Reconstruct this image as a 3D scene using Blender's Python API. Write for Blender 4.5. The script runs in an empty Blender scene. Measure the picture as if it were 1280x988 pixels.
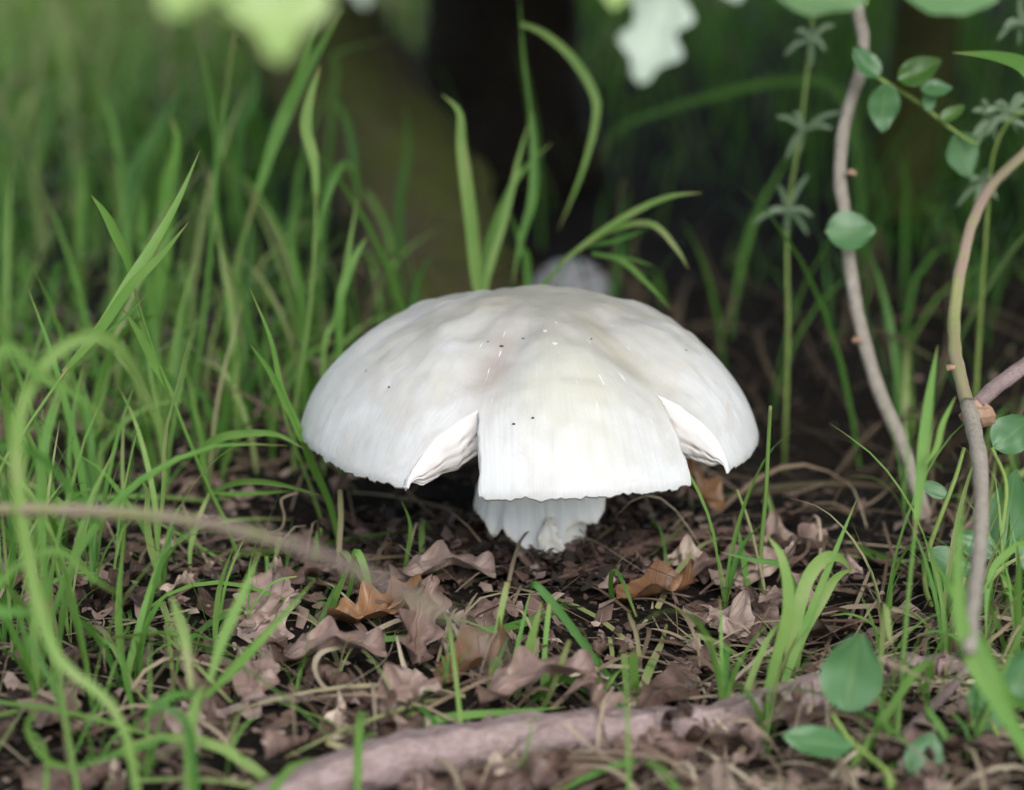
import bpy, bmesh, math, random
import numpy as np
from mathutils import Vector, Matrix, noise
R = math.radians
S = bpy.context.scene
C = S.collection
rng = np.random.default_rng(11)
random.seed(11)

# ------------------------------------------------------------ camera, sky, sun, exposure
CAM_L, CAM_H, PITCH, LENS, SENSOR = 0.87, 0.301, R(15), 50.0, 22.3
cam = bpy.data.cameras.new('camera'); cam_o = bpy.data.objects.new('camera', cam); C.objects.link(cam_o)
cam_o.location = (0, -CAM_L, CAM_H); cam_o.rotation_euler = (math.pi/2 - PITCH, 0, 0)
cam.lens = LENS; cam.sensor_width = SENSOR; cam.sensor_fit = 'HORIZONTAL'
cam.clip_start = 0.02; cam.clip_end = 200
cam.dof.use_dof = True; cam.dof.focus_distance = 0.835; cam.dof.aperture_fstop = 3.3; cam.dof.aperture_blades = 7
S.camera = cam_o
SUN_EL, SUN_AZ = R(41), R(163)      # azimuth clockwise from +Y: behind the camera, a little to the right
w = bpy.data.worlds.new('World'); S.world = w; w.use_nodes = True
nt = w.node_tree; bg = nt.nodes['Background']
sky = nt.nodes.new('ShaderNodeTexSky'); sky.sky_type = 'NISHITA'; sky.sun_disc = False
sky.sun_elevation = SUN_EL; sky.sun_rotation = SUN_AZ; sky.dust_density = 1.5; sky.air_density = 1.0; sky.ozone_density = 1.0
hs = nt.nodes.new('ShaderNodeHueSaturation'); hs.inputs['Saturation'].default_value = 0.5   # cloud veil: a paler sky
nt.links.new(sky.outputs[0], hs.inputs['Color']); nt.links.new(hs.outputs[0], bg.inputs['Color'])
bg.inputs['Strength'].default_value = 0.09
sl = bpy.data.lights.new('sun', 'SUN'); sl.energy = 1.5; sl.angle = R(45); sl.color = (1, .98, .95)
so = bpy.data.objects.new('sun', sl); C.objects.link(so); so.location = (0, -2, 4)
sd = Vector((math.sin(SUN_AZ)*math.cos(SUN_EL), math.cos(SUN_AZ)*math.cos(SUN_EL), math.sin(SUN_EL)))
so.rotation_euler = sd.to_track_quat('Z', 'Y').to_euler()
S.view_settings.view_transform = 'Standard'; S.view_settings.look = 'None'
S.view_settings.exposure = 1.28; S.view_settings.gamma = 1.0
S.render.engine = 'CYCLES'
S.cycles.use_denoising = True; S.cycles.use_adaptive_sampling = True; S.cycles.adaptive_threshold = .03; S.cycles.max_bounces = 4; S.cycles.diffuse_bounces = 2; S.cycles.glossy_bounces = 2; S.cycles.transmission_bounces = 3; S.cycles.transparent_max_bounces = 4; S.cycles.debug_use_spatial_splits = True; S.cycles.use_light_tree = False

# ------------------------------------------------------------ pixel -> place helpers
FPX = 1280*LENS/SENSOR
CP = Vector((0, -CAM_L, CAM_H)); FW = Vector((0, math.cos(PITCH), -math.sin(PITCH))); UP = Vector((0, math.sin(PITCH), math.cos(PITCH)))
def ray(px, py): return FW + Vector((1, 0, 0))*((px-640)/FPX) - UP*((py-494)/FPX)
def P(px, py, y):
    d = ray(px, py); return CP + d*((y+CAM_L)/d.y)
def mpp(y): return (y+CAM_L)/math.cos(PITCH)/FPX      # metres per photo pixel at a depth
STEM = (0.0145, 0.004)
def h(x, y):
    f = 1.0/(1.0+((x*x+y*y)/1.2)**2)
    v = f*(0.005*np.sin(11*x+1.3)*np.sin(9*y+.5)+0.003*np.sin(23*x+4*y)*np.sin(19*y-7*x+1)+.0018*np.sin(51*x+9)*np.sin(47*y+2))
    v = v + 0.02*np.sin(1.7*x+.4)*np.sin(1.3*y)*(1-f)
    r2 = (x-STEM[0]+.012)**2/(.035**2)+(y-STEM[1])**2/(.03**2)
    return v + 0.003*np.exp(-r2/2) - .004*np.exp(-((x-.09)**2+(y-.03)**2)/.002) - .016*np.exp(-((x-.09)/.16)**2-((y-.16)/.07)**2)
def G(px, py):
    d = ray(px, py); t = 0.5
    for _ in range(40):
        p = CP + d*t; e = p.z - float(h(p.x, p.y)); t += e/(-d.z)*0.8
    return CP + d*t

# ------------------------------------------------------------ object helpers
def tag(o, label=None, cat=None, group=None, kind=None):
    if label: o['label'] = label
    if cat: o['category'] = cat
    if group: o['group'] = group
    if kind: o['kind'] = kind
    return o
def empty(name, loc, label, cat, group=None):
    o = bpy.data.objects.new(name, None); o.empty_display_size = .01; C.objects.link(o); o.location = loc
    return tag(o, label, cat, group)
def link(name, me, parent=None):
    o = bpy.data.objects.new(name, me); C.objects.link(o)
    if parent is not None:
        o.parent = parent; o.matrix_parent_inverse = Matrix.Translation(-parent.location) if parent.type == 'EMPTY' else Matrix.Identity(4)
    return o
def mesh_np(name, V, F, mat, uv=None, tone=None, smooth=True):
    me = bpy.data.meshes.new(name)
    V = np.asarray(V, dtype=np.float32); F = np.asarray(F, dtype=np.int32); k = F.shape[1]
    me.vertices.add(len(V)); me.vertices.foreach_set('co', V.ravel())
    me.loops.add(F.size); me.loops.foreach_set('vertex_index', F.ravel())
    me.polygons.add(len(F)); me.polygons.foreach_set('loop_start', np.arange(0, F.size, k, dtype=np.int32)); me.polygons.foreach_set('loop_total', np.full(len(F), k, dtype=np.int32))
    me.polygons.foreach_set('use_smooth', np.full(len(F), smooth))
    if uv is not None:
        l = me.uv_layers.new(name='UVMap'); l.data.foreach_set('uv', np.asarray(uv, dtype=np.float32)[F.ravel()].ravel())
    if tone is not None:
        a = me.attributes.new('tone', 'FLOAT', 'POINT'); a.data.foreach_set('value', np.asarray(tone, dtype=np.float32))
    me.update(calc_edges=True); me.validate()
    for m in (mat if isinstance(mat, (list, tuple)) else [mat]): me.materials.append(m)
    return me
def spline(pts, n):
    """Catmull-Rom through pts, n samples."""
    p = np.array([list(q) for q in pts], dtype=float)
    if len(p) == 2:
        t = np.linspace(0, 1, n)[:, None]; return p[0]*(1-t)+p[1]*t
    q = np.vstack([2*p[0]-p[1], p, 2*p[-1]-p[-2]])
    out = []
    for s in np.linspace(0, len(p)-1-1e-9, n):
        i = int(s); t = s-i; a, b, c, d = q[i], q[i+1], q[i+2], q[i+3]
        out.append(.5*((2*b)+(-a+c)*t+(2*a-5*b+4*c-d)*t*t+(-a+3*b-3*c+d)*t**3))
    return np.array(out)
def tangents(L):
    T = np.gradient(L, axis=0); return T/(np.linalg.norm(T, axis=1)[:, None]+1e-12)
def ribbon(L, W, N0, roll=0.0, twist=0.0, vee=.16, tone=.5):
    """A blade along L: three vertices across, folded at the midrib."""
    T = tangents(L); n = len(L); V = []; uv = []
    N0 = np.array(N0, float)
    for i in range(n):
        sd_ = np.cross(T[i], N0); ln = np.linalg.norm(sd_)
        sd_ = sd_/ln if ln > 1e-5 else np.array([1., 0, 0])
        nn = np.cross(sd_, T[i]); a = roll+twist*i/(n-1)
        s2 = sd_*math.cos(a)+nn*math.sin(a); n2 = np.cross(s2, T[i])
        for k in (-1, 0, 1):
            V.append(L[i]+s2*(k*W[i]*.5)+n2*(abs(k)*W[i]*vee)); uv.append(((k+1)/2, i/(n-1)))
    F = [(3*i+k, 3*i+k+1, 3*i+k+4, 3*i+k+3) for i in range(n-1) for k in (0, 1)]
    return V, F, uv, [tone]*len(V)
def tube(L, Rr, sides=7, rough=0.0, tone=.5, seed=0):
    T = tangents(L); n = len(L); V = []; uv = []
    ref = np.array([0.31, -.2, .93]); 
    if abs(np.dot(T[0], ref)) > .9: ref = np.array([1., .1, .05])
    u = ref-T[0]*np.dot(ref, T[0]); u /= np.linalg.norm(u)
    for i in range(n):
        u = u-T[i]*np.dot(u, T[i]); u /= np.linalg.norm(u); v = np.cross(T[i], u)
        for k in range(sides):
            a = 2*math.pi*k/sides; r = Rr[i]
            if rough: r *= 1+rough*noise.noise(Vector((math.cos(a)*1.3+seed, math.sin(a)*1.3, i*.45+seed*3)))
            V.append(L[i]+(u*math.cos(a)+v*math.sin(a))*r); uv.append((k/sides, i/(n-1)))
    F = [(i*sides+k, i*sides+(k+1) % sides, (i+1)*sides+(k+1) % sides, (i+1)*sides+k) for i in range(n-1) for k in range(sides)]
    c0 = len(V); V.append(L[0]); uv.append((.5, 0)); V.append(L[-1]); uv.append((.5, 1))
    for k in range(sides):
        F.append((c0, (k+1) % sides, k, k)); F.append((c0+1, (n-1)*sides+k, (n-1)*sides+(k+1) % sides, (n-1)*sides+(k+1) % sides))
    return V, F, uv, [tone]*len(V)
def tube_mesh(name, L, Rr, mat, sides=7, rough=0, tone=.5, seed=0):
    V, F, uv, t = tube(L, Rr, sides, rough, tone, seed)
    bm = bmesh.new(); vs = [bm.verts.new(v) for v in V]
    ul = bm.loops.layers.uv.new('UVMap')
    for f in F:
        f = list(dict.fromkeys(f))
        try: fa = bm.faces.new([vs[i] for i in f])
        except ValueError: continue
        fa.smooth = True
        for lo, i in zip(fa.loops, f): lo[ul].uv = uv[i]
    me = bpy.data.meshes.new(name); bm.to_mesh(me); bm.free()
    a = me.attributes.new('tone', 'FLOAT', 'POINT'); a.data.foreach_set('value', np.full(len(V), tone, dtype=np.float32))
    me.materials.append(mat); return me

# ------------------------------------------------------------ materials
class NB:
    def __init__(s, name):
        s.m = bpy.data.materials.new(name); s.m.use_nodes = True; s.t = s.m.node_tree; s.t.nodes.clear()
    def n(s, typ, ins=None, **kw):
        o = s.t.nodes.new(typ)
        for k, v in kw.items(): setattr(o, k, v)
        for k, v in (ins or {}).items():
            if isinstance(v, bpy.types.NodeSocket): s.t.links.new(v, o.inputs[k])
            else: o.inputs[k].default_value = v
        return o
    def ramp(s, fac, stops, interp='LINEAR'):
        o = s.n('ShaderNodeValToRGB', {'Fac': fac}); cr = o.color_ramp; cr.interpolation = interp
        while len(cr.elements) < len(stops): cr.elements.new(.5)
        for e, (p, c) in zip(cr.elements, stops): e.position = p; e.color = (*c, 1) if len(c) == 3 else c
        return o.outputs[0]
    def mix(s, fac, a, b, mode='MIX'):
        o = s.n('ShaderNodeMix', data_type='RGBA', blend_type=mode)
        for k, v in ((0, fac), (6, a), (7, b)):
            if isinstance(v, bpy.types.NodeSocket): s.t.links.new(v, o.inputs[k])
            else: o.inputs[k].default_value = v if k == 0 else ((*v, 1) if len(v) == 3 else v)
        return o.outputs[2]
    def math(s, op, a, b=0.0, c=0.0):
        o = s.n('ShaderNodeMath', operation=op)
        for k, v in ((0, a), (1, b), (2, c)):
            if isinstance(v, bpy.types.NodeSocket): s.t.links.new(v, o.inputs[k])
            else: o.inputs[k].default_value = v
        return o.outputs[0]
    def noise(s, vec, scale, detail=4, rough=.55, dist=0):
        ins = {'Scale': scale, 'Detail': detail, 'Roughness': rough, 'Distortion': dist}
        if vec is not None: ins['Vector'] = vec
        return s.n('ShaderNodeTexNoise', ins).outputs['Fac']
    def bump(s, hgt, strength, dist):
        return s.n('ShaderNodeBump', {'Height': hgt, 'Strength': strength, 'Distance': dist}).outputs[0]
    def out(s, sh): s.n('ShaderNodeOutputMaterial', {'Surface': sh}); return s.m
def leafy(name, stops, trans=.35, rough=.42, tip=(.30, .24, .10), tipamt=1.0, veins=34, spec=.5, rndamt=.35, simple=False, tint=(.20, .42, .02), blotch=False):
    b = NB(name)
    if simple:
        col = b.ramp(b.n('ShaderNodeAttribute', attribute_name='tone').outputs['Fac'], stops)
        if not trans: return b.out(b.n('ShaderNodeBsdfDiffuse', {'Color': col}).outputs[0])
        pr = b.n('ShaderNodeBsdfPrincipled', {'Base Color': col, 'Roughness': rough, 'Specular IOR Level': .2}); tr = b.n('ShaderNodeBsdfTranslucent', {'Color': b.mix(.5, col, (.20, .42, .02))})
        return b.out(b.n('ShaderNodeMixShader', {0: trans, 1: pr.outputs[0], 2: tr.outputs[0]}).outputs[0])
    tone = b.n('ShaderNodeAttribute', attribute_name='tone').outputs['Fac']
    rnd = b.n('ShaderNodeObjectInfo').outputs['Random']
    uv = b.n('ShaderNodeUVMap').outputs[0]; sp = b.n('ShaderNodeSeparateXYZ', {0: uv})
    gen = b.n('ShaderNodeTexCoord').outputs['Object']
    mott = b.noise(gen, 60, 3)
    t = b.math('ADD', tone, b.math('MULTIPLY', b.math('SUBTRACT', rnd, .5), rndamt)); t = b.math('ADD', t, b.math('MULTIPLY', b.math('SUBTRACT', mott, .5), .35))
    col = b.ramp(t, stops)
    tipf = b.math('MULTIPLY', b.n('ShaderNodeMapRange', {'Value': b.math('ADD', sp.outputs[1], b.math('MULTIPLY', mott, .18)), 'From Min': .98, 'From Max': 1.12}).outputs[0], tipamt)
    col = b.mix(tipf, col, tip)
    spots = b.n('ShaderNodeMapRange', {'Value': b.noise(gen, 330, 2), 'From Min': .70, 'From Max': .76}).outputs[0]
    col = b.mix(b.math('MULTIPLY', spots, .5), col, tip)
    if blotch:
        col = b.mix(b.n('ShaderNodeMapRange', {'Value': b.noise(gen, 150, 3, .6), 'From Min': .66, 'From Max': .70}).outputs[0], col, (.42, .34, .24))
        col = b.mix(b.math('MULTIPLY', b.noise(gen, 45, 4), .6), col, (.10, .20, .10))
    wv = b.math('SINE', b.math('MULTIPLY', sp.outputs[0], veins))
    mid = b.n('ShaderNodeMapRange', {'Value': b.math('ABSOLUTE', b.math('SUBTRACT', sp.outputs[0], .5)), 'From Min': .0, 'From Max': .06, 'To Min': 1, 'To Max': 0}).outputs[0]
    col = b.mix(b.math('MULTIPLY', mid, .3), col, (.24, .34, .12))
    col = b.mix(b.math('MULTIPLY_ADD', wv, .07, .07), col, (.03, .08, .015))
    nrm = b.bump(wv, .25, .0004)
    pr = b.n('ShaderNodeBsdfPrincipled', {'Base Color': col, 'Roughness': rough, 'Specular IOR Level': spec, 'Normal': nrm})
    tr = b.n('ShaderNodeBsdfTranslucent', {'Color': b.mix(.55, col, tint)})
    return b.out(b.n('ShaderNodeMixShader', {0: trans, 1: pr.outputs[0], 2: tr.outputs[0]}).outputs[0])
M = {}
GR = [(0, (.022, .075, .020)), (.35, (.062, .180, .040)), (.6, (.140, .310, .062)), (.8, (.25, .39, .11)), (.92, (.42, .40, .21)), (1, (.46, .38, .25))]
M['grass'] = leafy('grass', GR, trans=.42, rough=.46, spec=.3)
M['field_grass'] = leafy('field_grass', GR, trans=.42, rough=.42, simple=True)
M['crown_leaf'] = leafy('crown_leaf', [(0, (.03, .075, .02)), (.5, (.06, .14, .03)), (1, (.12, .22, .05))], trans=0, simple=True)
M['hedge_leaf'] = leafy('hedge_leaf', [(0, (.03, .075, .02)), (.5, (.06, .14, .03)), (1, (.12, .22, .05))], trans=.3, rough=.35, veins=9, tipamt=.2)
M['lit_leaf'] = leafy('lit_leaf', [(0, (.30, .46, .12)), (.5, (.42, .60, .19)), (1, (.48, .64, .26))], trans=.45, rough=.35, veins=9, tipamt=.0)  # leaf green lightened to paint daylight falling through it
M['soft_leaf'] = leafy('soft_leaf', [(0, (.10, .21, .09)), (.5, (.16, .29, .13)), (1, (.20, .33, .16))], trans=.3, rough=.4, veins=9, tipamt=.0)
M['grey_leaf'] = leafy('grey_leaf', [(0, (.30, .38, .31)), (.5, (.42, .50, .42)), (1, (.5, .57, .5))], trans=.25, rough=.45, veins=9, tipamt=.0)
M['round_leaf'] = leafy('round_leaf', [(0, (.03, .10, .035)), (.5, (.055, .16, .055)), (1, (.09, .20, .08))], trans=.2, rough=.4, veins=14, tipamt=.15, tip=(.33, .26, .16), blotch=True)
M['cleaver'] = leafy('cleaver', [(0, (.12, .19, .11)), (.5, (.18, .26, .16)), (1, (.24, .33, .21))], trans=.3, rough=.6, veins=3, tipamt=0)
M['straw'] = leafy('straw', [(0, (.07, .045, .032)), (.45, (.20, .14, .10)), (.8, (.38, .30, .22)), (1, (.52, .45, .34))], trans=.15, rough=.7, tip=(.2, .13, .08), veins=22, spec=.2, tint=(.34, .24, .14), rndamt=.1)

def bark_mat(name, stops, scale=90, bumpd=.0015, moss=None, rough=.85):
    b = NB(name); co = b.n('ShaderNodeTexCoord'); ob = co.outputs['Object']; uv = b.n('ShaderNodeUVMap').outputs[0]
    mp = b.n('ShaderNodeMapping', {'Vector': uv, 'Scale': (9, 26, 1)}).outputs[0]
    n1 = b.noise(ob, scale, 6, .65); n2 = b.noise(mp, 3, 5, .6, .4); n3 = b.noise(ob, scale*5, 3)
    col = b.ramp(b.math('MULTIPLY_ADD', n2, .5, b.math('MULTIPLY', n1, .5)), stops)
    col = b.mix(b.n('ShaderNodeMapRange', {'Value': n3, 'From Min': .62, 'From Max': .72, 'To Max': .6}).outputs[0], col, stops[-1][1])
    if moss:
        f = b.n('ShaderNodeMapRange', {'Value': b.noise(ob, 9, 5, .6), 'From Min': .36, 'From Max': .52}).outputs[0]
        col = b.mix(b.math('MULTIPLY', f, .9), col, b.mix(n1, moss[0], moss[1]))
    pr = b.n('ShaderNodeBsdfPrincipled', {'Base Color': col, 'Roughness': rough, 'Specular IOR Level': .25, 'Normal': b.bump(b.math('ADD', n1, b.math('MULTIPLY', n2, .8)), .8, bumpd)})
    return b.out(pr.outputs[0])
M['branch'] = bark_mat('branch_bark', [(.25, (.12, .085, .08)), (.5, (.29, .215, .205)), (.75, (.45, .375, .37))], 140, .0025)
M['twig'] = bark_mat('twig_bark', [(.25, (.05, .03, .024)), (.5, (.12, .075, .058)), (.8, (.26, .19, .16))], 200, .0004)
M['vine'] = bark_mat('vine_bark', [(.25, (.15, .13, .105)), (.5, (.28, .25, .21)), (.8, (.42, .385, .34))], 220, .0004)
M['green_stem'] = bark_mat('green_stem', [(.25, (.10, .17, .035)), (.5, (.17, .25, .06)), (.8, (.27, .28, .11))], 120, .0002, rough=.5)
M['pink_stem'] = bark_mat('pink_stem', [(.25, (.15, .18, .06)), (.45, (.23, .25, .10)), (.53, (.27, .19, .165)), (.8, (.33, .25, .235))], 45, .0003, rough=.6)
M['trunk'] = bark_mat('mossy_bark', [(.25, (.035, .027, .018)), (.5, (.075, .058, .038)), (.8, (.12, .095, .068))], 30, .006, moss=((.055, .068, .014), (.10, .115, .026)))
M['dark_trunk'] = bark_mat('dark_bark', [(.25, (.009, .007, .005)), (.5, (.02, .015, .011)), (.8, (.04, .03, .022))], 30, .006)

b = NB('soil'); ob = b.n('ShaderNodeTexCoord').outputs['Object']
n1 = b.noise(ob, 55, 8, .7); n2 = b.noise(ob, 420, 4, .6); n3 = b.noise(ob, 2.2, 3)
near = b.ramp(b.math('MULTIPLY_ADD', n2, .5, b.math('MULTIPLY', n1, .5)), [(.3, (.003, .002, .0016)), (.5, (.010, .007, .005)), (.65, (.024, .016, .012)), (.8, (.06, .041, .032))])
dist = b.n('ShaderNodeVectorMath', {0: ob}, operation='LENGTH').outputs['Value']
far = b.mix(n3, (.03, .055, .015), (.06, .10, .025))
col = b.mix(b.n('ShaderNodeMapRange', {'Value': dist, 'From Min': 1.6, 'From Max': 4.5}).outputs[0], near, far)
M['soil'] = b.out(b.n('ShaderNodeBsdfPrincipled', {'Base Color': col, 'Roughness': .95, 'Specular IOR Level': .2, 'Normal': b.bump(b.math('ADD', n1, n2), 1.0, .003)}).outputs[0])

def dead_leaf_mat(name, stops, rough=.5):
    b = NB(name); tone = b.n('ShaderNodeAttribute', attribute_name='tone').outputs['Fac']; rnd = b.n('ShaderNodeObjectInfo').outputs['Random']
    ob = b.n('ShaderNodeTexCoord').outputs['Object']; uv = b.n('ShaderNodeUVMap').outputs[0]; sp = b.n('ShaderNodeSeparateXYZ', {0: uv})
    n1 = b.noise(ob, 75, 5, .6); n2 = b.noise(ob, 600, 3)
    t = b.math('ADD', b.math('MULTIPLY_ADD', rnd, .5, tone), b.math('MULTIPLY', b.math('SUBTRACT', n1, .5), .9))
    col = b.ramp(t, stops)
    col = b.mix(b.n('ShaderNodeMapRange', {'Value': n2, 'From Min': .6, 'From Max': .75, 'To Max': .55}).outputs[0], col, (.035, .022, .016))
    u = b.math('ABSOLUTE', b.math('SUBTRACT', sp.outputs[0], .5))
    mid = b.n('ShaderNodeMapRange', {'Value': u, 'From Min': 0, 'From Max': .035, 'To Min': 1, 'To Max': 0}).outputs[0]
    vn = b.math('SINE', b.math('MULTIPLY', b.math('SUBTRACT', sp.outputs[1], b.math('MULTIPLY', u, .55)), 52))
    vl = b.n('ShaderNodeMapRange', {'Value': vn, 'From Min': .9, 'From Max': 1}).outputs[0]
    vv = b.math('MAXIMUM', mid, b.math('MULTIPLY', vl, .7))
    col = b.mix(b.math('MULTIPLY', vv, .35), col, (.30, .20, .13))
    pr = b.n('ShaderNodeBsdfPrincipled', {'Base Color': col, 'Roughness': rough, 'Specular IOR Level': .45, 'Normal': b.bump(b.math('ADD', vv, b.math('MULTIPLY', n1, .7)), .6, .0008)})
    tr = b.n('ShaderNodeBsdfTranslucent', {'Color': col})
    return b.out(b.n('ShaderNodeMixShader', {0: .12, 1: pr.outputs[0], 2: tr.outputs[0]}).outputs[0])
BR = [(.08, (.03, .018, .014)), (.35, (.105, .064, .050)), (.6, (.21, .14, .118)), (.85, (.34, .25, .215)), (1, (.46, .36, .29))]
M['dead_leaf'] = dead_leaf_mat('dead_leaf', BR)
M['orange_leaf'] = dead_leaf_mat('orange_dead_leaf', [(.1, (.07, .035, .018)), (.5, (.19, .095, .045)), (1, (.30, .17, .085))], .42)

# mushroom skins
def cap_mat():
    b = NB('mushroom_cap_skin'); ob = b.n('ShaderNodeTexCoord').outputs['Object']; uv = b.n('ShaderNodeUVMap').outputs[0]
    sp = b.n('ShaderNodeSeparateXYZ', {0: uv}); v = sp.outputs[1]          # v: 0 at the centre, 1 at the rim
    fib = b.noise(b.n('ShaderNodeMapping', {'Vector': uv, 'Scale': (420, 5, 1)}).outputs[0], 1, 4, .6, .3)
    fib2 = b.noise(b.n('ShaderNodeMapping', {'Vector': uv, 'Scale': (130, 3.2, 1)}).outputs[0], 1, 3, .6, .5)
    blot = b.noise(ob, 28, 5, .6, .4); blot2 = b.noise(ob, 60, 4, .6, .8)
    col = b.mix(b.n('ShaderNodeMapRange', {'Value': b.math('ADD', b.math('MULTIPLY', blot, .9), b.math('MULTIPLY', v, -.55)), 'From Min': -.10, 'From Max': .34}).outputs[0], (.575, .59, .605), (.315, .305, .26))  # tan mottles; overhead shade also painted in, darker toward the cap centre
    col = b.mix(b.n('ShaderNodeMapRange', {'Value': blot2, 'From Min': .52, 'From Max': .70, 'To Max': .55}).outputs[0], col, (.44, .40, .37))
    midb = b.n('ShaderNodeMapRange', {'Value': b.math('ABSOLUTE', b.math('SUBTRACT', v, .72)), 'From Min': 0, 'From Max': .22, 'To Min': 1, 'To Max': 0}).outputs[0]
    col = b.mix(b.math('MULTIPLY', midb, b.n('ShaderNodeMapRange', {'Value': fib2, 'From Min': .42, 'From Max': .62, 'To Max': .6}).outputs[0]), col, (.50, .49, .41))
    u = sp.outputs[0]
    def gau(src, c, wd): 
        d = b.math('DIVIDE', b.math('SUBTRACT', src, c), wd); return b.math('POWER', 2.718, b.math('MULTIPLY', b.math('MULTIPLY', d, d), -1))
    sa = b.math('MULTIPLY', b.math('ADD', gau(u, -.044, .026), gau(u, .956, .026)), gau(v, .55, .26))  # bruise tints down both tear valleys, with the valley shade painted in
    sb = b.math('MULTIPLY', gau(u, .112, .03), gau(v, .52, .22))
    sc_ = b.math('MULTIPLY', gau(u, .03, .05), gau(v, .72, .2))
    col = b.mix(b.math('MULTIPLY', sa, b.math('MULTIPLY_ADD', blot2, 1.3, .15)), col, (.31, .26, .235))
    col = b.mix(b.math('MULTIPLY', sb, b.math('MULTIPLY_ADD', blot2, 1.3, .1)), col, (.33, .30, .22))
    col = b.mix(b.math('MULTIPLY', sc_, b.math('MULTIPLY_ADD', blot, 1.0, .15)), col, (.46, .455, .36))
    scr = b.n('ShaderNodeMapRange', {'Value': b.noise(b.n('ShaderNodeMapping', {'Vector': uv, 'Scale': (190, 9, 1)}).outputs[0], 1, 2, .5), 'From Min': .70, 'From Max': .75}).outputs[0]
    col = b.mix(b.math('MULTIPLY', scr, .7), col, (.80, .80, .78))
    col = b.mix(b.n('ShaderNodeMapRange', {'Value': fib, 'From Min': .35, 'From Max': .65, 'To Min': .28, 'To Max': 0}).outputs[0], col, (.42, .40, .36))
    hb = b.math('ADD', b.math('MULTIPLY', fib, .7), b.math('ADD', b.math('MULTIPLY', fib2, .5), b.math('MULTIPLY', scr, .6)))
    pr = b.n('ShaderNodeBsdfPrincipled', {'Base Color': col, 'Roughness': .48, 'Specular IOR Level': .4, 'Subsurface Weight': .25, 'Subsurface Radius': (.006, .005, .004), 'Subsurface Scale': .6, 'Normal': b.bump(hb, .35, .0006)})
    return b.out(pr.outputs[0])
def flesh_mat(name, c0, c1, ca, rough=.6):
    b = NB(name); ob = b.n('ShaderNodeTexCoord').outputs['Object']
    g = b.n('ShaderNodeAttribute', attribute_name='gill').outputs['Fac']
    n1 = b.noise(ob, 160, 5, .6); n2 = b.noise(ob, 40, 4)
    col = b.mix(n2, c0, c1); col = b.mix(g, col, ca)
    pr = b.n('ShaderNodeBsdfPrincipled', {'Base Color': col, 'Roughness': rough, 'Specular IOR Level': .3, 'Subsurface Weight': .3, 'Subsurface Radius': (.006, .004, .003), 'Subsurface Scale': .6, 'Normal': b.bump(n1, .3, .0007)})
    return b.out(pr.outputs[0])
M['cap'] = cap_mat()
M['flesh'] = flesh_mat('mushroom_flesh', (.70, .69, .685), (.66, .63, .61), (.36, .23, .18))
M['gill'] = flesh_mat('mushroom_gill', (.55, .42, .37), (.46, .34, .30), (.40, .28, .25))
M['stem'] = flesh_mat('mushroom_stem', (.80, .79, .76), (.72, .71, .67), (.6, .5, .36))
M['shaded_small_cap'] = flesh_mat('small_mushroom_shaded_skin', (.34, .34, .36), (.28, .28, .29), (.3, .25, .2))  # greyed copy of the white skin, hedge shade painted in
M['ring'] = flesh_mat('mushroom_ring', (.90, .90, .90), (.86, .86, .86), (.84, .74, .55))
def plain(name, col, rough=.7):
    b = NB(name); ob = b.n('ShaderNodeTexCoord').outputs['Object']; n1 = b.noise(ob, 900, 3)
    return b.out(b.n('ShaderNodeBsdfPrincipled', {'Base Color': b.mix(n1, tuple(c*.6 for c in col), col), 'Roughness': rough}).outputs[0])
M['speck'] = plain('dark_speck', (.05, .035, .028)); M['pale_chip'] = plain('pale_chip', (.75, .7, .6)); M['bud'] = plain('reddish_bud', (.34, .21, .14)); M['crumb'] = plain('soil_crumb', (.032, .021, .016), .95)
M['floret'] = plain('pale_floret', (.30, .38, .20))

# ------------------------------------------------------------ ground
def axis(lim, fine, n):
    u = np.linspace(-1, 1, n); return fine*u + (lim-fine)*np.sign(u)*np.abs(u)**9
gx = axis(40, .75, 361); gy = axis(40, .85, 361)+.1
X, Y = np.meshgrid(gx, gy); Z = h(X, Y)
for j in range(0, 361):
    for i in range(0, 361):
        if abs(X[j, i]) < .6 and -.5 < Y[j, i] < .7:
            q = Vector((X[j, i]*42, Y[j, i]*42, 0)); Z[j, i] += .0028*noise.noise(q)+.0022*noise.noise(q*2.7)
V = np.stack([X, Y, Z], -1).reshape(-1, 3); n = 361
idx = np.arange(n*n).reshape(n, n)
F = np.stack([idx[:-1, :-1], idx[:-1, 1:], idx[1:, 1:], idx[1:, :-1]], -1).reshape(-1, 4)
tag(link('ground', mesh_np('ground', V, F, M['soil'])), 'dark brown woodland soil under the litter and grass', None, None, 'structure')

# ------------------------------------------------------------ the mushroom
MC = Vector((.0075, 0, 0)); RIM_Z, CAP_H, CAP_R = .0545, .0535, .0905
prof_t = np.array([0, .2, .355, .5, .62, .74, .83, .90, .955, .985, 1.0]); prof_z = np.array([1.0, .985, .935, .865, .775, .645, .50, .355, .205, .095, 0.0])
def profz(t): return float(np.interp(t, prof_t, prof_z))
pz_s = np.array([profz(t) for t in np.linspace(0, 1, 401)]); kk = np.ones(25)/25
pz_s = np.convolve(np.pad(pz_s, 12, mode='edge'), kk, 'valid'); pz_s[0] = 1
pz_s[-8:] = np.linspace(pz_s[-9], 0, 9)[1:]
def profs(t): return float(np.interp(t, np.linspace(0, 1, 401), pz_s))
CR = [dict(a=-16., t0=.80, lo=-15.5, hi=4.2), dict(a=41., t0=.775, lo=-2.0, hi=13.)]   # tears in the rim: angle from the front, start radius, rim opening each way
def sfun(t, t0): return max(0, (t-t0)/(1-t0))**.85
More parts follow.
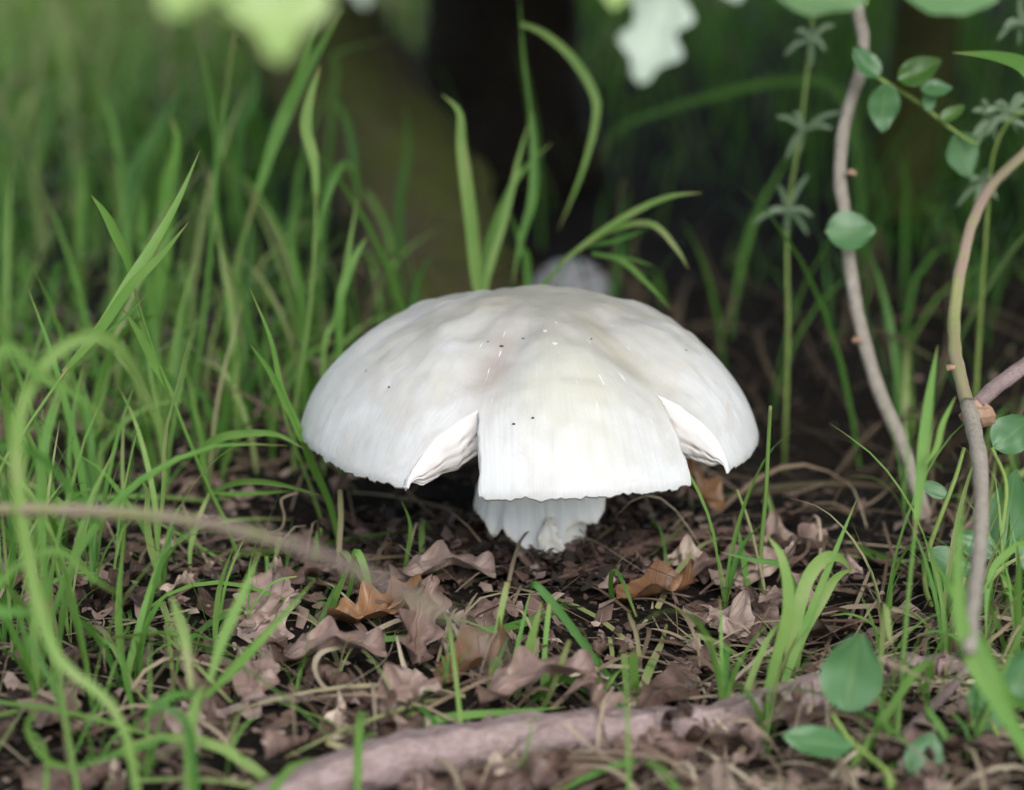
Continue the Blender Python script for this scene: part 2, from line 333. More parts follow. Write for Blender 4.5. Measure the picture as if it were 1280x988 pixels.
def capsurf(deg, t, thick=0.0):
    """point on the cap; deg from the front, clockwise seen from above is +x"""
    a = R(deg); d = Vector((math.sin(a), -math.cos(a), 0))
    rr = CAP_R*(1+.012*math.sin(2*a+.5)+.010*math.sin(3*a+1)+.006*math.sin(7*a))
    q = d*t*2.2
    und = .0022*noise.noise(q*1.3+Vector((3, 1, 0)))*(1-t*.4) + .0022*noise.noise(q*3.1+Vector((7, 2, 5)))*math.exp(-((t-.4)/.35)**2)+.0006*noise.noise(q*7)
    for c, dep in ((CR[0], .0075), (CR[1], .0058)):
        da = (deg-c['a']+180) % 360-180
        wv = math.exp(-(da*max(t, .12)/9.)**2)*math.exp(-((t-.62)/.24)**2)
        und -= dep*wv
    und += .0022*math.exp(-(((deg-12+180) % 360-180)/16)**2)*math.exp(-((t-.86)/.16)**2)
    z = RIM_Z + CAP_H*profs(t) + und
    r = rr*t
    if thick:
        th = min(.0185, .0010+.045*max(0, 1-t)**.46*min(1, (1-t)/.035))
        th *= thick
        r -= th*.35*t**2; z -= th*.92
    return MC + d*r + Vector((0, 0, z))
NT = 64; ts = np.concatenate([np.linspace(0.02, .7, 26), np.linspace(.7, 1, NT-26+1)[1:]]); NT = len(ts)
def sector(a0, a1, nphi, c0, s0, c1, s1):
    """angles (nphi,NT): sector from a0 to a1, its edges pulled back by the tears"""
    u = np.linspace(0, 1, nphi); base = a0+(a1-a0)*u; A = np.zeros((nphi, NT))
    for j, t in enumerate(ts):
        A[:, j] = base + s0*sfun(t, c0['t0'])*np.exp(-(base-a0)/11.) + s1*sfun(t, c1['t0'])*np.exp(-(a1-base)/11.)
        for cc, dd, sg_ in ((c0, base-a0, 1), (c1, a1-base, 2)):      # the tear is ragged
            if t > cc['t0']: A[:, j] += min(1, (t-cc['t0'])*25)*(.75*noise.noise(Vector((t*26, sg_*7+a0, 1)))+.4*noise.noise(Vector((t*70, sg_*3+a0, 1))))*np.exp(-dd/2.0)
    return A
bm = bmesh.new(); ul = bm.loops.layers.uv.new('UVMap'); gl = bm.verts.layers.float.new('gill')
def quad(vs, uvs, mi):
    try: f = bm.faces.new(vs)
    except ValueError: return
    f.smooth = True; f.material_index = mi
    for lo, u_ in zip(f.loops, uvs): lo[ul].uv = u_
def rimjit(deg, t): return (.0011*noise.noise(Vector((deg*.9, 3, 1)))+.0012*noise.noise(Vector((deg*.28, 9, 1)))-.0006) if t > .999 else 0
for (A, e0, e1) in ((sector(41, 344, 300, CR[1], 13., CR[0], -15.5), CR[1], CR[0]), (sector(-16, 41, 90, CR[0], 4.2, CR[1], -2.0), CR[0], CR[1])):
    nph = A.shape[0]
    def mk(thk):
        rows = []
        for i in range(nph):
            row = []
            for j in range(NT):
                p = capsurf(A[i, j], ts[j], thk); p.z += rimjit(A[i, j], ts[j])
                row.append(bm.verts.new(p))
            rows.append(row)
        return rows
    O, I = mk(0), mk(1)
    for i in range(nph-1):
        for j in range(NT-1):
            ua, ub = A[i, 0]/360, A[i+1, 0]/360
            quad([O[i][j], O[i][j+1], O[i+1][j+1], O[i+1][j]], [(ua, ts[j]), (ua, ts[j+1]), (ub, ts[j+1]), (ub, ts[j])], 0)
            quad([I[i][j], I[i+1][j], I[i+1][j+1], I[i][j+1]], [(ua, ts[j]), (ub, ts[j]), (ub, ts[j+1]), (ua, ts[j+1])], 2)
        quad([O[i][-1], I[i][-1], I[i+1][-1], O[i+1][-1]], [(ua, 1)]*4, 1)
    for side, c in ((0, e0), (-1, e1)):           # torn faces: flesh above, gill edges below
        j0 = max(j for j in range(NT) if ts[j] <= c['t0']); K = 18; grid = []
        wide = (side == -1 and c is CR[0]) or (side == 0 and c is CR[1])
        sgn = 1 if side == -1 else -1
        for j in range(j0, NT):
            col = []; po, pi_ = O[side][j].co.copy(), I[side][j].co.copy()
            for k in range(K+1):
                if k == 0: col.append(O[side][j]); continue
                if k == K: col.append(I[side][j]); continue
                f = k/K; p = po.lerp(pi_, f); a = R(A[side, j]); tdir = Vector((math.cos(a), math.sin(a), 0))*sgn
                bul = math.sin(f*math.pi)*(.0022 if wide else .0008)*min(1, (ts[j]-c['t0'])*14)
                tt = (ts[j]-c['t0'])/(1-c['t0'])
                ph = (f*1.0 + .55*(tt-.35)**2)*7.0 + .5*noise.noise(Vector((tt*4, f*3, 2)))
                gr = max(0, math.sin(ph*math.pi*1.0))**6 * (1 if f > .38 else 0) * (1 if wide else .3)*(.35+.65*abs(noise.noise(Vector((tt*5+9, f*6, 1))))*1.6)
                rg = .0003*noise.noise(Vector((tt*9, f*6, side*4+5)))
                v = bm.verts.new(p+tdir*(bul-.0022*gr+rg)); v[gl] = min(1, gr*1.1+.10*max(0, f-.5)); col.append(v)
            grid.append(col)
        for j in range(len(grid)-1):
            for k in range(K):
                q = [grid[j][k], grid[j][k+1], grid[j+1][k+1], grid[j+1][k]]
                if side == -1: q.reverse()
                quad(q, [(0, 0)]*4, 1)
bmesh.ops.remove_doubles(bm, verts=bm.verts, dist=2e-5)
# close the centre
ctr = [e for e in bm.edges if e.is_boundary and (e.verts[0].co-MC).xy.length < .01]
bmesh.ops.holes_fill(bm, edges=ctr, sides=0)
for f in bm.faces:
    if len(f.verts) > 8:
        f.smooth = True; f.material_index = 0 if f.calc_center_median().z > RIM_Z+.045 else 2
        for lo in f.loops: lo[ul].uv = (math.atan2(lo.vert.co.x-MC.x, -lo.vert.co.y)/(2*math.pi), .02)
bmesh.ops.recalc_face_normals(bm, faces=bm.faces)
me = bpy.data.meshes.new('cap'); bm.to_mesh(me); bm.free()
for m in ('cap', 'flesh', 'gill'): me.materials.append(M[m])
mush = empty('mushroom', (STEM[0], STEM[1], 0), 'large white mushroom with a broad torn cap and ragged ring rising from the litter', 'mushroom')
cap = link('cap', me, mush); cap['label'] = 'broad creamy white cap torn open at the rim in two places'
# gills
V, F = [], []
for a in np.arange(-180, 180, 2.0):
    off = 0; skip = False
    for tt in np.linspace(.24, .97, 9):
        aa = a
        for c in CR:
            s = sfun(tt, c['t0'])
            if c['a']+c['lo']*s-1 < a < c['a']+c['hi']*s+1: skip = True
    if skip: continue
    b0 = len(V)
    for tt in np.linspace(.24, .93, 9):
        p = capsurf(a, tt, 1); q = capsurf(a, tt, 1); q.z -= .0045*math.sin(math.pi*min(1, (1-tt)*1.25+.08))**.7
        a_ = R(a); d = Vector((math.cos(a_), math.sin(a_), 0))*.0003
        p.z += .0008
        V += [p+d, q+d*.5, q-d*.5, p-d]
    for i in range(8):
        for k in range(3): F.append((b0+4*i+k, b0+4*i+k+1, b0+4*i+k+5, b0+4*i+k+4))
go = link('gills', mesh_np('gills', V, F, M['gill']), cap); tag(go, 'crowded pinkish gills under the cap', kind='stuff')
# stem
L = spline([(STEM[0], STEM[1], -.03), (STEM[0], STEM[1], 0), (STEM[0]-.001, STEM[1], .03), (MC.x+.003, .002, .06), (MC.x+.001, .001, .088)], 26)
rs = np.interp(np.linspace(0, 1, 26), [0, .25, .45, .7, 1], [.0162, .0160, .0152, .0150, .0175])
link('stem', tube_mesh('stem', L, rs, M['stem'], 40, .035, 0, 3), mush)
# ring: a ragged skirt hanging from high on the stem; its hem follows the photograph's table of hem heights
hem = np.array([(592, 638), (605, 655), (613, 669), (618, 672), (623, 665), (629, 657), (636, 668), (645, 683), (655, 692), (664, 696), (671, 689), (676, 697), (684, 701), (695, 700), (703, 690), (706, 669), (712, 663), (720, 657), (728, 653), (738, 655), (748, 655), (752, 648), (757, 640), (760, 625), (766, 610)], float)
NPH, NS = 260, 30; V, F, gv = [], [], []
for i in range(NPH):
    th = 2*math.pi*i/NPH; sx, cy = math.sin(th), -math.cos(th)
    rbm = .0195+.0105*max(0, -sx)**2.2+.0065*max(0, sx)**2.0
    rbm += .0016*noise.noise(Vector((sx*2.2, cy*2.2, 4)))+.0011*noise.noise(Vector((sx*6, cy*6, 1)))
    xb, yb = STEM[0]+sx*rbm, STEM[1]+cy*rbm
    if cy < .25:
        px = 640+FPX*xb/((yb+CAM_L)/math.cos(PITCH)); py = np.interp(px, hem[:, 0], hem[:, 1])
        zb = P(px, py, yb).z
        if cy > -.05:
            zb = zb*(1-(cy+.05)/.3)+(.028)*((cy+.05)/.3)
    else: zb = .028+.004*noise.noise(Vector((sx*4, cy*4, 0)))
    zb += .0009*noise.noise(Vector((th*14, 0, 3)))+.0006*noise.noise(Vector((th*37, 0, 3)))
    zb = max(zb, .001)
    for j in range(NS):
        s = j/(NS-1)
        flap = math.exp(-((th-.0)/.16)**2) if th < 3 else math.exp(-((th-2*math.pi)/.16)**2)   # folded rag at the front
        r = .0156+(rbm-.0156)*(s**1.5) + .0012*math.sin(s*9+th*3)*s*.5
        r += .0011*noise.noise(Vector((sx*5, cy*5, s*3)))*s+.0007*noise.noise(Vector((sx*13, cy*13, s*6)))*s
        if .47 < s < .53: r -= .0006
        z = .060+(zb-.060)*s
        V.append((STEM[0]-.003*(1-s)+sx*r, STEM[1]+cy*r, z))
        e = max(0, (s-.93)/.07); gv.append(min(1, e*(.5+.7*noise.noise(Vector((th*9, 1, 1))))+.5*flap*max(0, (s-.6)/.4)))
for i in range(NPH):
    for j in range(NS-1):
        a, b2 = i*NS+j, ((i+1) % NPH)*NS+j; F.append((a, a+1, b2+1, b2))
me = mesh_np('ring', V, F, M['ring']); at = me.attributes.new('gill', 'FLOAT', 'POINT'); at.data.foreach_set('value', np.clip(np.array(gv, dtype=np.float32), 0, 1))
rg = link('ring', me, mush); rg['label'] = 'ragged white skirt hanging round the stem'
sm = rg.modifiers.new('thick', 'SOLIDIFY'); sm.thickness = .0007; sm.offset = -1
# folded creamy rag of the ring
V, F, gv = [], [], []; na, nb_ = 13, 20
lo = np.interp(np.linspace(0, 1, nb_), [0, .2, .45, .7, 1], [686, 676, 671, 672, 668]); ro = np.interp(np.linspace(0, 1, nb_), [0, .25, .5, .8, 1], [690, 696, 705, 706, 698])
for j in range(nb_):
    f = j/(nb_-1); py = 648+54*f
    for i in range(na):
        u = i/(na-1); q = Vector((u*5, f*5, 2)); px = lo[j]+(ro[j]-lo[j])*u+7*noise.noise(q*1.9)*(1 if i in (0, na-1) else 0)
        p = P(px, py+(9*noise.noise(Vector((u*5, 3, 1))) if j == nb_-1 else 0), STEM[1]-.0205-.0016*math.sin(math.pi*min(1, f*1.1))-.0006*math.sin(math.pi*u)-.0020*noise.noise(q*.8))
        V.append(p); gv.append(.25+.5*abs(noise.noise(q*1.2)) if (i in (0, na-1) or j > nb_-3) else .30+.6*max(0, noise.noise(q)))
for j in range(nb_-1):
    for i in range(na-1): F.append((j*na+i, (j+1)*na+i, (j+1)*na+i+1, j*na+i+1))
me = mesh_np('rag', V, F, M['ring']); at = me.attributes.new('gill', 'FLOAT', 'POINT'); at.data.foreach_set('value', np.clip(np.array(gv, dtype=np.float32), 0, 1))
fo = link('rag', me, rg); fo['label'] = 'creamy torn rag folded down from the ring'; sm = fo.modifiers.new('thick', 'SOLIDIFY'); sm.thickness = .0012; sm.offset = -1
# crumbs of soil and pale scuffs stuck on the cap
def blob(r, sq, seed, mat, nm):
    bm = bmesh.new(); bmesh.ops.create_icosphere(bm, subdivisions=2, radius=r)
    for v in bm.verts:
        v.co *= 1+.5*noise.noise(v.co/r*1.4+Vector((seed, 2, 1))); v.co.z *= sq; v.co.x *= 1.5
    me = bpy.data.meshes.new(nm); bm.to_mesh(me); bm.free(); me.materials.append(mat); return me
def on_cap(px, py):
    """ray from the camera to the cap"""
    d = np.array(ray(px, py)); v = CAPG-np.array(CP); k = v@d/(d@d); e = np.linalg.norm(v-k[:, None]*d, axis=1); i = int(np.argmin(e))
    return e[i], Vector(CAPG[i]), CAPK[i][0], CAPK[i][1]
CAPK = [(dg, t) for dg in np.linspace(-75, 75, 121) for t in np.linspace(.03, .99, 80)]; CAPG = np.array([capsurf(*k) for k in CAPK])
for q, (px, py, r, sq, mm) in enumerate([(653, 423, .0007, .35, 'speck'), (627, 433, .0010, .35, 'speck'), (640, 529, .0008, .4, 'speck'), (668, 521, .0007, .5, 'speck'), (487, 484, .0007, .6, 'speck'), (740, 424, .0006, .4, 'speck'), (695, 430, .0013, .25, 'pale_chip'), (682, 414, .0012, .25, 'pale_chip'), (457, 466, .0005, .6, 'speck'), (857, 437, .0006, .4, 'speck'), (610, 426, .0005, .4, 'speck')]):
    e, p, dg, t = on_cap(px, py)
    r *= .62; o = link('crumb', blob(r, sq, q, M[mm], 'crumb'), cap); o.location = p+Vector((0, 0, r*.05)); o.rotation_euler = (R(10)*(1+2*t), 0, R(dg))

# ------------------------------------------------------------ the small mushroom behind
Y2 = .42; p2 = P(714, 346, Y2); gz = float(h(p2.x, Y2))
m2 = empty('mushroom', (p2.x, Y2, gz), 'small pale mushroom in the shade behind the large cap', 'mushroom')
V, F = [], []; NA, NR = 48, 14; cr = .0245
for j in range(NR):
    t = max(.002, j/(NR-1))
    for i in range(NA):
        a = 2*math.pi*i/NA; r = cr*t*(1+.04*math.sin(3*a)); V.append((p2.x+r*math.cos(a), Y2+r*math.sin(a), p2.z-.008+.018*(1-t**2.4)**.9+.0008*noise.noise(Vector((math.cos(a)*t*3, math.sin(a)*t*3, 0)))))
nb = len(V)
for j in range(4):
    t = 1-.27*j
    for i in range(NA):
        a = 2*math.pi*i/NA; r = cr*t*.99; V.append((p2.x+r*math.cos(a), Y2+r*math.sin(a), p2.z-.010+.0015*j))
for j in range(NR+3):
    for i in range(NA): F.append((j*NA+i, j*NA+(i+1) % NA, (j+1)*NA+(i+1) % NA, (j+1)*NA+i)) if j != NR-1 else F.append(((NR-1)*NA+i, (NR-1)*NA+(i+1) % NA, nb+(i+1) % NA, nb+i))
F = [f for f in F if max(f) < len(V)]
me = mesh_np('cap', V, F, M['shaded_small_cap']); link('cap', me, m2)
link('stem', tube_mesh('stem', spline([(p2.x, Y2, gz-.01), (p2.x+.002, Y2, (gz+p2.z)/2), (p2.x, Y2, p2.z+.004)], 8), [.008]*8, M['stem'], 16, .1, 0), m2)

# ------------------------------------------------------------ trees of the hedge
def limb(name, pts, r0, r1, mat, parent, n=40, sides=18, rough=.22, seed=0):
    L = spline(pts, n); return link(name, tube_mesh(name, L, np.linspace(r0, r1, n), mat, sides, rough, .5, seed), parent)
def leaf_shape(s, kind):
    if kind == 'oval': return math.sin(math.pi*min(1, s**.8))**.75
    if kind == 'oak': return (math.sin(math.pi*(.05+.94*s)**1.05)**.65)*(.70+.26*math.cos(s*2*math.pi*3.6+2.6)+.05*math.sin(s*37))
    if kind == 'lobed': return (math.sin(math.pi*(.05+.95*s**.8))**.7)*(.78+.22*math.cos(s*2*math.pi*2.5+3.0))
def leaf_mesh(name, length, width, kind, mat, curl=.2, fold=.15, wave=.1, seed=0, tone=.5, n=16, m=7):
    """a leaf along +Y from its stalk, its face towards +Z; real curl and folds"""
    V, uv, F = [], [], []
    for i in range(n):
        s = i/(n-1); wd = max(.02, leaf_shape(s, kind))*width*.5
        ax = curl*2.2*(s-.5); yy = length*s; zz = length*curl*.55*(1-(2*s-1)**2)*-1
        for k in range(m):
            u = 2*k/(m-1)-1
            zf = fold*width*abs(u)**1.3*leaf_shape(s, kind) + wave*width*noise.noise(Vector((s*3.1+seed*5.3, u*1.7, seed)))*(.3+abs(u))
            dx = wave*.25*width*noise.noise(Vector((s*6+seed, u*3, 8)))
            V.append((u*wd+dx, yy+abs(u)*wd*.12*(1 if kind != 'oval' else 0), zz+zf)); uv.append(((u+1)/2, s))
    for i in range(n-1):
        for k in range(m-1): F.append((i*m+k, i*m+k+1, (i+1)*m+k+1, (i+1)*m+k))
    return mesh_np(name, V, F, mat, uv, [tone]*len(V))
def frame(o, loc, ydir, zdir):
    y = Vector(ydir).normalized(); z = Vector(zdir); z = (z-y*z.dot(y)).normalized(); x = y.cross(z)
    m = Matrix((x, y, z)).transposed().to_4x4(); m.translation = loc; o.matrix_world = m
    return o
def place(o, parent, loc, ydir, zdir):
    """part set in world coordinates under its thing"""
    o.parent = None; o.matrix_parent_inverse = Matrix.Identity(4)
    y = Vector(ydir).normalized(); z = Vector(zdir); z = (z-y*z.dot(y)).normalized(); x = y.cross(z)
    m = Matrix((x, y, z)).transposed().to_4x4(); m.translation = loc
    if parent is not None:
        o.parent = parent
        o.matrix_parent_inverse = Matrix.Translation(-parent.location) if parent.type == 'EMPTY' else Matrix.Identity(4)
    o.matrix_basis = m
    return o

t1 = empty('hedge_tree', tuple(P(548, 372, .50)), 'leaning hedge tree with a mossy brown trunk behind the large mushroom', 'tree')
b0 = P(552, 380, .52)
tp = [(b0.x+.012, .52, -.05), tuple(P(550, 362, .52)), tuple(P(512, 250, .55)), tuple(P(440, 130, .60)), tuple(P(362, 0, .66)), tuple(P(270, -160, .74)), (-.36, .9, .75), (-.30, 1.0, 1.1)]
limb('trunk', tp, .050, .036, M['trunk'], t1, 60, 28, .25, 2)
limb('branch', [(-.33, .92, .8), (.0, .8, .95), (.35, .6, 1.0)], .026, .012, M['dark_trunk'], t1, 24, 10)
t2p = P(625, 200, .85)
t2 = empty('hedge_tree', (t2p.x, .85, 0), 'dark upright hedge tree in deep shade beside the mossy trunk', 'tree')
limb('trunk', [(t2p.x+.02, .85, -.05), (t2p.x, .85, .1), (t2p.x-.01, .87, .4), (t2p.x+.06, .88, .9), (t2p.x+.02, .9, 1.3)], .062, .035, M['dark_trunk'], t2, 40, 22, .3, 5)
t3p = P(1155, 60, .75)
t3 = empty('hedge_tree', (t3p.x, .75, 0), 'slim brown hedge tree standing behind the climbing stems', 'tree')
limb('trunk', [(t3p.x-.02, .75, -.05), (t3p.x, .75, .12), (t3p.x+.03, .78, .5), (t3p.x-.02, .8, 1.1)], .026, .018, M['trunk'], t3, 40, 16, .3, 7)
def crown(tree, boxes, n, seed, size=(.022, .045)):
    g = np.random.default_rng(seed); per = n//len(boxes); Vs, Fs, U, T = [], [], [], []
    base = 0
    for (cx, cy, cz, rx, ry, rz) in boxes:
        u = g.normal(size=(per, 3)); u /= np.linalg.norm(u, axis=1)[:, None]; rad = g.uniform(.15, 1, per)**.45
        c = np.array([cx, cy, cz])+u*rad[:, None]*np.array([rx, ry, rz])
        c += .05*np.sin(c[:, [1, 2, 0]]*17)
        yv = g.normal(size=(per, 3)); yv[:, 2] -= .5; yv /= np.linalg.norm(yv, axis=1)[:, None]
        zv = g.normal(size=(per, 3)); zv[:, 2] += .8; zv -= yv*np.sum(zv*yv, 1)[:, None]; zv /= np.linalg.norm(zv, axis=1)[:, None]
        xv = np.cross(yv, zv); s = g.uniform(*size, per)[:, None]
        pts = [c, c+yv*s*.3+xv*s*.32+zv*s*.06, c+yv*s*.7+xv*s*.28+zv*s*.05, c+yv*s, c+yv*s*.7-xv*s*.28+zv*s*.05, c+yv*s*.3-xv*s*.32+zv*s*.06]
        Vs.append(np.stack(pts, 1).reshape(-1, 3)); ids = base+np.arange(per)[:, None]*6
        Fs.append(np.concatenate([ids+np.array([[0, 1, 2, 3]]), ids+np.array([[0, 3, 4, 5]])])); base += per*6
        U.append(np.tile(np.array([(.5, 0), (1, .3), (1, .7), (.5, 1), (0, .7), (0, .3)]), (per, 1))); T.append(np.repeat(g.uniform(0, 1, per), 6))
    o = link('crown', mesh_np('crown', np.concatenate(Vs), np.concatenate(Fs), M['crown_leaf'], np.concatenate(U), np.concatenate(T)), tree)
    tag(o, kind='stuff'); return o
crown(t1, [(.22, .95, 1.05, .36, .45, .45), (.25, .62, .78, .45, .45, .34), (.08, .20, .56, .42, .32, .15), (.05, .55, .50, .30, .25, .12), (.10, .0, .64, .40, .28, .13), (.12, .52, .34, .32, .24, .08), (.14, .24, .39, .34, .15, .07)], 38000, 3)  # unseen crowns above the frame, low boxes shaped to shade cap and ground
crown(t2, [(.42, .95, 1.1, .45, .5, .6), (.65, .75, .85, .5, .45, .4), (.55, 1.35, .95, .5, .3, .45), (.28, .50, .52, .36, .30, .16), (.45, .60, .36, .34, .30, .10), (.48, .26, .40, .30, .16, .08)], 36000, 4)
crown(t3, [(.55, .85, 1.0, .6, .5, .5), (1.15, .8, .85, .6, .6, .5), (.50, .22, .58, .42, .38, .18), (.95, 1.3, .95, .6, .35, .45)], 26000, 5)
# low boughs that hang into the top of the picture
def bough(tree, pts, leaves, extra, seed, mat):
    br = limb('branch', pts, .006, .002, M['twig'], tree, 30, 8, .2, seed)
    L = spline(pts, 60)
    def stalked(tip_base, ydir, zdir, ln, wd, m, kind, k):
        i = np.argmin(np.linalg.norm(L-np.array(tip_base), axis=1)); q = Vector(L[i]); b_ = Vector(tip_base)
        me = leaf_mesh('leaf', ln, wd, kind, m, .12, .10, .10, seed+k, .5)
        # leaf stalk as real geometry in the same mesh would bend with it: a short tube
        o = link('leaf', me, br); place(o, br, b_, ydir, zdir)
        s_ = link('leaf_stalk', tube_mesh('leaf_stalk', spline([q, q.lerp(b_, .5)+Vector((0, 0, .004)), b_], 8), [.0009]*8, M['green_stem'], 6), br)
    for k, (loc, yd, zd, ln, wd, mt, kind) in enumerate(leaves): stalked(loc, yd, zd, ln, wd, M[mt], kind, k)
    g = np.random.default_rng(seed)
    for k in range(extra):
        i = int(g.integers(4, 30)); q = L[i]+g.normal(size=3)*.012+np.array([0, 0, .018])
        stalked(q, (g.normal(), g.normal(), .1), (g.normal()*.4, -.3+g.normal()*.4, 1), g.uniform(.022, .036), g.uniform(.014, .022), M['hedge_leaf'], 'lobed', 20+k)
lf = lambda px, py, y: tuple(P(px, py, y))
bough(t1, [(-.05, .25, .62), (-.10, .0, .50), (-.085, -.22, .38), lf(335, -190, -.40), lf(300, -230, -.46)],
      [(lf(335, -125, -.395), (.10, -.5, -.85), (.1, -.75, .55), .036, .026, 'lit_leaf', 'lobed'), (lf(262, -105, -.40), (-.30, -.4, -.9), (-.1, -.7, .6), .0225, .026, 'lit_leaf', 'lobed'), (lf(445, -85, -.36), (.1, .1, -1), (.1, -.6, .7), .0165, .012, 'grey_leaf', 'lobed')], 9, 31, None)
bough(t2, [(.10, .25, .60), (.06, .0, .46), (.045, -.16, .35), lf(830, -170, -.30), lf(800, -190, -.36)],
      [(lf(838, -22, -.275), (-.32, -.5, -.9), (.25, -.55, .8), .029, .0195, 'grey_leaf', 'lobed'), (lf(775, -55, -.29), (-.1, 0, -1), (.1, -.6, .7), .0135, .010, 'lit_leaf', 'oval'), (lf(910, -60, -.28), (.2, 0, -1), (.1, -.6, .7), .013, .011, 'grey_leaf', 'oval')], 8, 37, None)
bough(t3, [(.30, .30, .58), (.20, .05, .46), (.13, -.10, .36), lf(1080, -120, -.24), lf(1010, -130, -.26)],
      [(lf(955, -30, -.20), (1, -.2, -.25), (.2, -.7, .6), .030, .020, 'soft_leaf', 'oval'), (lf(1120, -28, -.20), (1, -.2, -.18), (.1, -.7, .6), .030, .022, 'soft_leaf', 'oval'), (lf(1075, -40, -.1), (.3, .3, -1), (.1, -.5, .8), .014, .012, 'hedge_leaf', 'oval')], 8, 41, None)

# ------------------------------------------------------------ grass
def blade_w(n, wmax, blunt=False):
    s = np.linspace(0, 1, n); w_ = wmax*(.5+.5*np.minimum(1, s/.35))
    if not blunt: w_ = w_*(1-np.clip((s-.5)/.5, 0, 1)**1.7*.97)
    else: w_ = wmax*(.75+.25*np.minimum(1, s/.3))*(1-.25*np.clip((s-.9)/.1, 0, 1))
    return w_
rb = random.Random(5)
def traced(pts, wpx, yb=None, yt=None, tone=.5, mode='', roll=None, parent=None, name='blade'):
    """pts: photo pixels from root to tip; yb / yt: depth of root and tip; n: springs from a stalk, b: cut blunt, t: round stalk"""
    if yb is None: yb = G(*pts[0]).y
    if yt is None: yt = yb+rb.uniform(-.02, .02)
    if 's' not in mode and tone < .76: tone += .07
    k = len(pts); q = [P(px, py, yb+(yt-yb)*i/(k-1)) for i, (px, py) in enumerate(pts)]
    if 'n' not in mode:
        g0 = float(h(q[0].x, q[0].y))
        if q[0].z-g0 > .006: q = [Vector((q[0].x+(q[0].x-q[1].x)*.3, q[0].y, g0-.005))]+q
        else: q[0].z = min(q[0].z, g0-.003)
    n = max(8, 4*len(q)); L = spline(q, n); wm = wpx*mpp((yb+yt)/2)
    if 't' in mode:
        me = tube_mesh(name, L, np.linspace(wm*.5, wm*.32, n), M['grass'], 6, 0, tone)
    else:
        V, F, uv, T = ribbon(L, blade_w(n, wm, 'b' in mode), (rb.uniform(-.3, .3), -1, .25), rb.uniform(-.5, .5) if roll is None else roll, rb.uniform(-.5, .5), .14, tone)
        me = mesh_np(name, V, F, M['straw'] if 's' in mode else M['grass'], uv, T)
    return link(name, me, parent)
def tuft(label, blades, group=None, cat='grass', name='grass_tuft'):
    f = blades[0]; yb = f[2] if len(f) > 2 and f[2] is not None else None
    g = G(*f[0][0]) if yb is None else P(f[0][0][0], f[0][0][1], yb)
    e = empty(name, (g.x, g.y, float(h(g.x, g.y))), label, cat, group)
    for bl in blades:
        pts, wpx = bl[0], bl[1]; traced(pts, wpx, *(bl[2:]), parent=e) if len(bl) > 2 else traced(pts, wpx, parent=e)
    return e
N_ = None
tuft('tall grass shoot crossing the dense grass with a forked bright green top', [
    ([(-25, 690), (0, 590), (30, 540), (85, 460)], 7, -.06, -.05, .62, 't'), ([(80, 466), (125, 410), (162, 352), (195, 302), (225, 247), (250, 188)], 14, -.05, -.02, .6, 'n'),
    ([(84, 460), (120, 420), (165, 357), (200, 322), (236, 278)], 13, -.05, -.06, .66, 'n'), ([(120, 425), (150, 403), (185, 368)], 4, -.05, -.06, .66, 'n')])
tuft('long jointed grass stalk with arching side blades left of the large cap', [
    ([(302, 705), (285, 660), (262, 612), (240, 560), (212, 490), (185, 420), (165, 350)], 6, N_, -.02, .64, 't'), ([(166, 352), (158, 320), (146, 295), (132, 268), (114, 244)], 13, -.02, -.03, .55, 'n'),
    ([(257, 592), (254, 566), (270, 549), (302, 542), (345, 543), (380, 561)], 11, .0, -.02, .55, 'n'), ([(264, 615), (300, 602), (345, 604), (404, 620)], 10, 0, -.02, .6, 'n'),
    ([(264, 617), (310, 618), (368, 614)], 6, 0, .02, .5, 'n'), ([(262, 616), (248, 650), (238, 690), (240, 738)], 7, 0, -.03, .7, 'n'), ([(218, 500), (193, 455), (174, 420), (152, 384)], 13, -.01, -.03, .5, 'n')])
tuft('grass blades leaning against the left edge of the large cap', [
    ([(428, 692), (412, 632), (390, 582), (376, 545), (352, 490), (338, 425), (312, 360)], 12, N_, -.03, .6), ([(378, 552), (355, 500), (336, 462), (312, 430)], 8, -.02, -.04, .58, 'n'),
    ([(428, 740), (424, 690), (426, 650), (425, 612)], 7, -.02, -.02, .75, 'b'), ([(415, 690), (385, 600), (362, 540), (345, 470)], 6, .03, .03, .6, 't')])
tuft('grass clump with pale cut stubs beside the fallen twig tip', [
    ([(425, 760), (440, 730), (445, 690), (458, 720), (470, 775), (483, 842)], 10, N_, -.08, .66), ([(418, 745), (440, 768), (490, 776), (560, 782)], 12, -.05, -.06, .45),
    ([(430, 720), (470, 738), (505, 735), (540, 745)], 10, -.03, -.05, .75), ([(405, 780), (420, 745), (440, 700)], 9, N_, N_, .62), ([(388, 720), (395, 690), (400, 660)], 8, N_, N_, .8, 'b'), ([(352, 712), (372, 715), (420, 735)], 9, .0, -.03, .5),
    ([(340, 735), (345, 700), (350, 672)], 7, N_, N_, .8, 'b'), ([(334, 740), (334, 715), (333, 695)], 5, N_, N_, .55, 'b')])
tuft('bright grass blade arching over the litter in front of the stem', [
    ([(500, 728), (509, 690), (512, 655), (500, 622)], 7, N_, N_, .62), ([(502, 728), (530, 713), (566, 720), (598, 742), (640, 772)], 8, -.02, -.05, .62, 'n')])
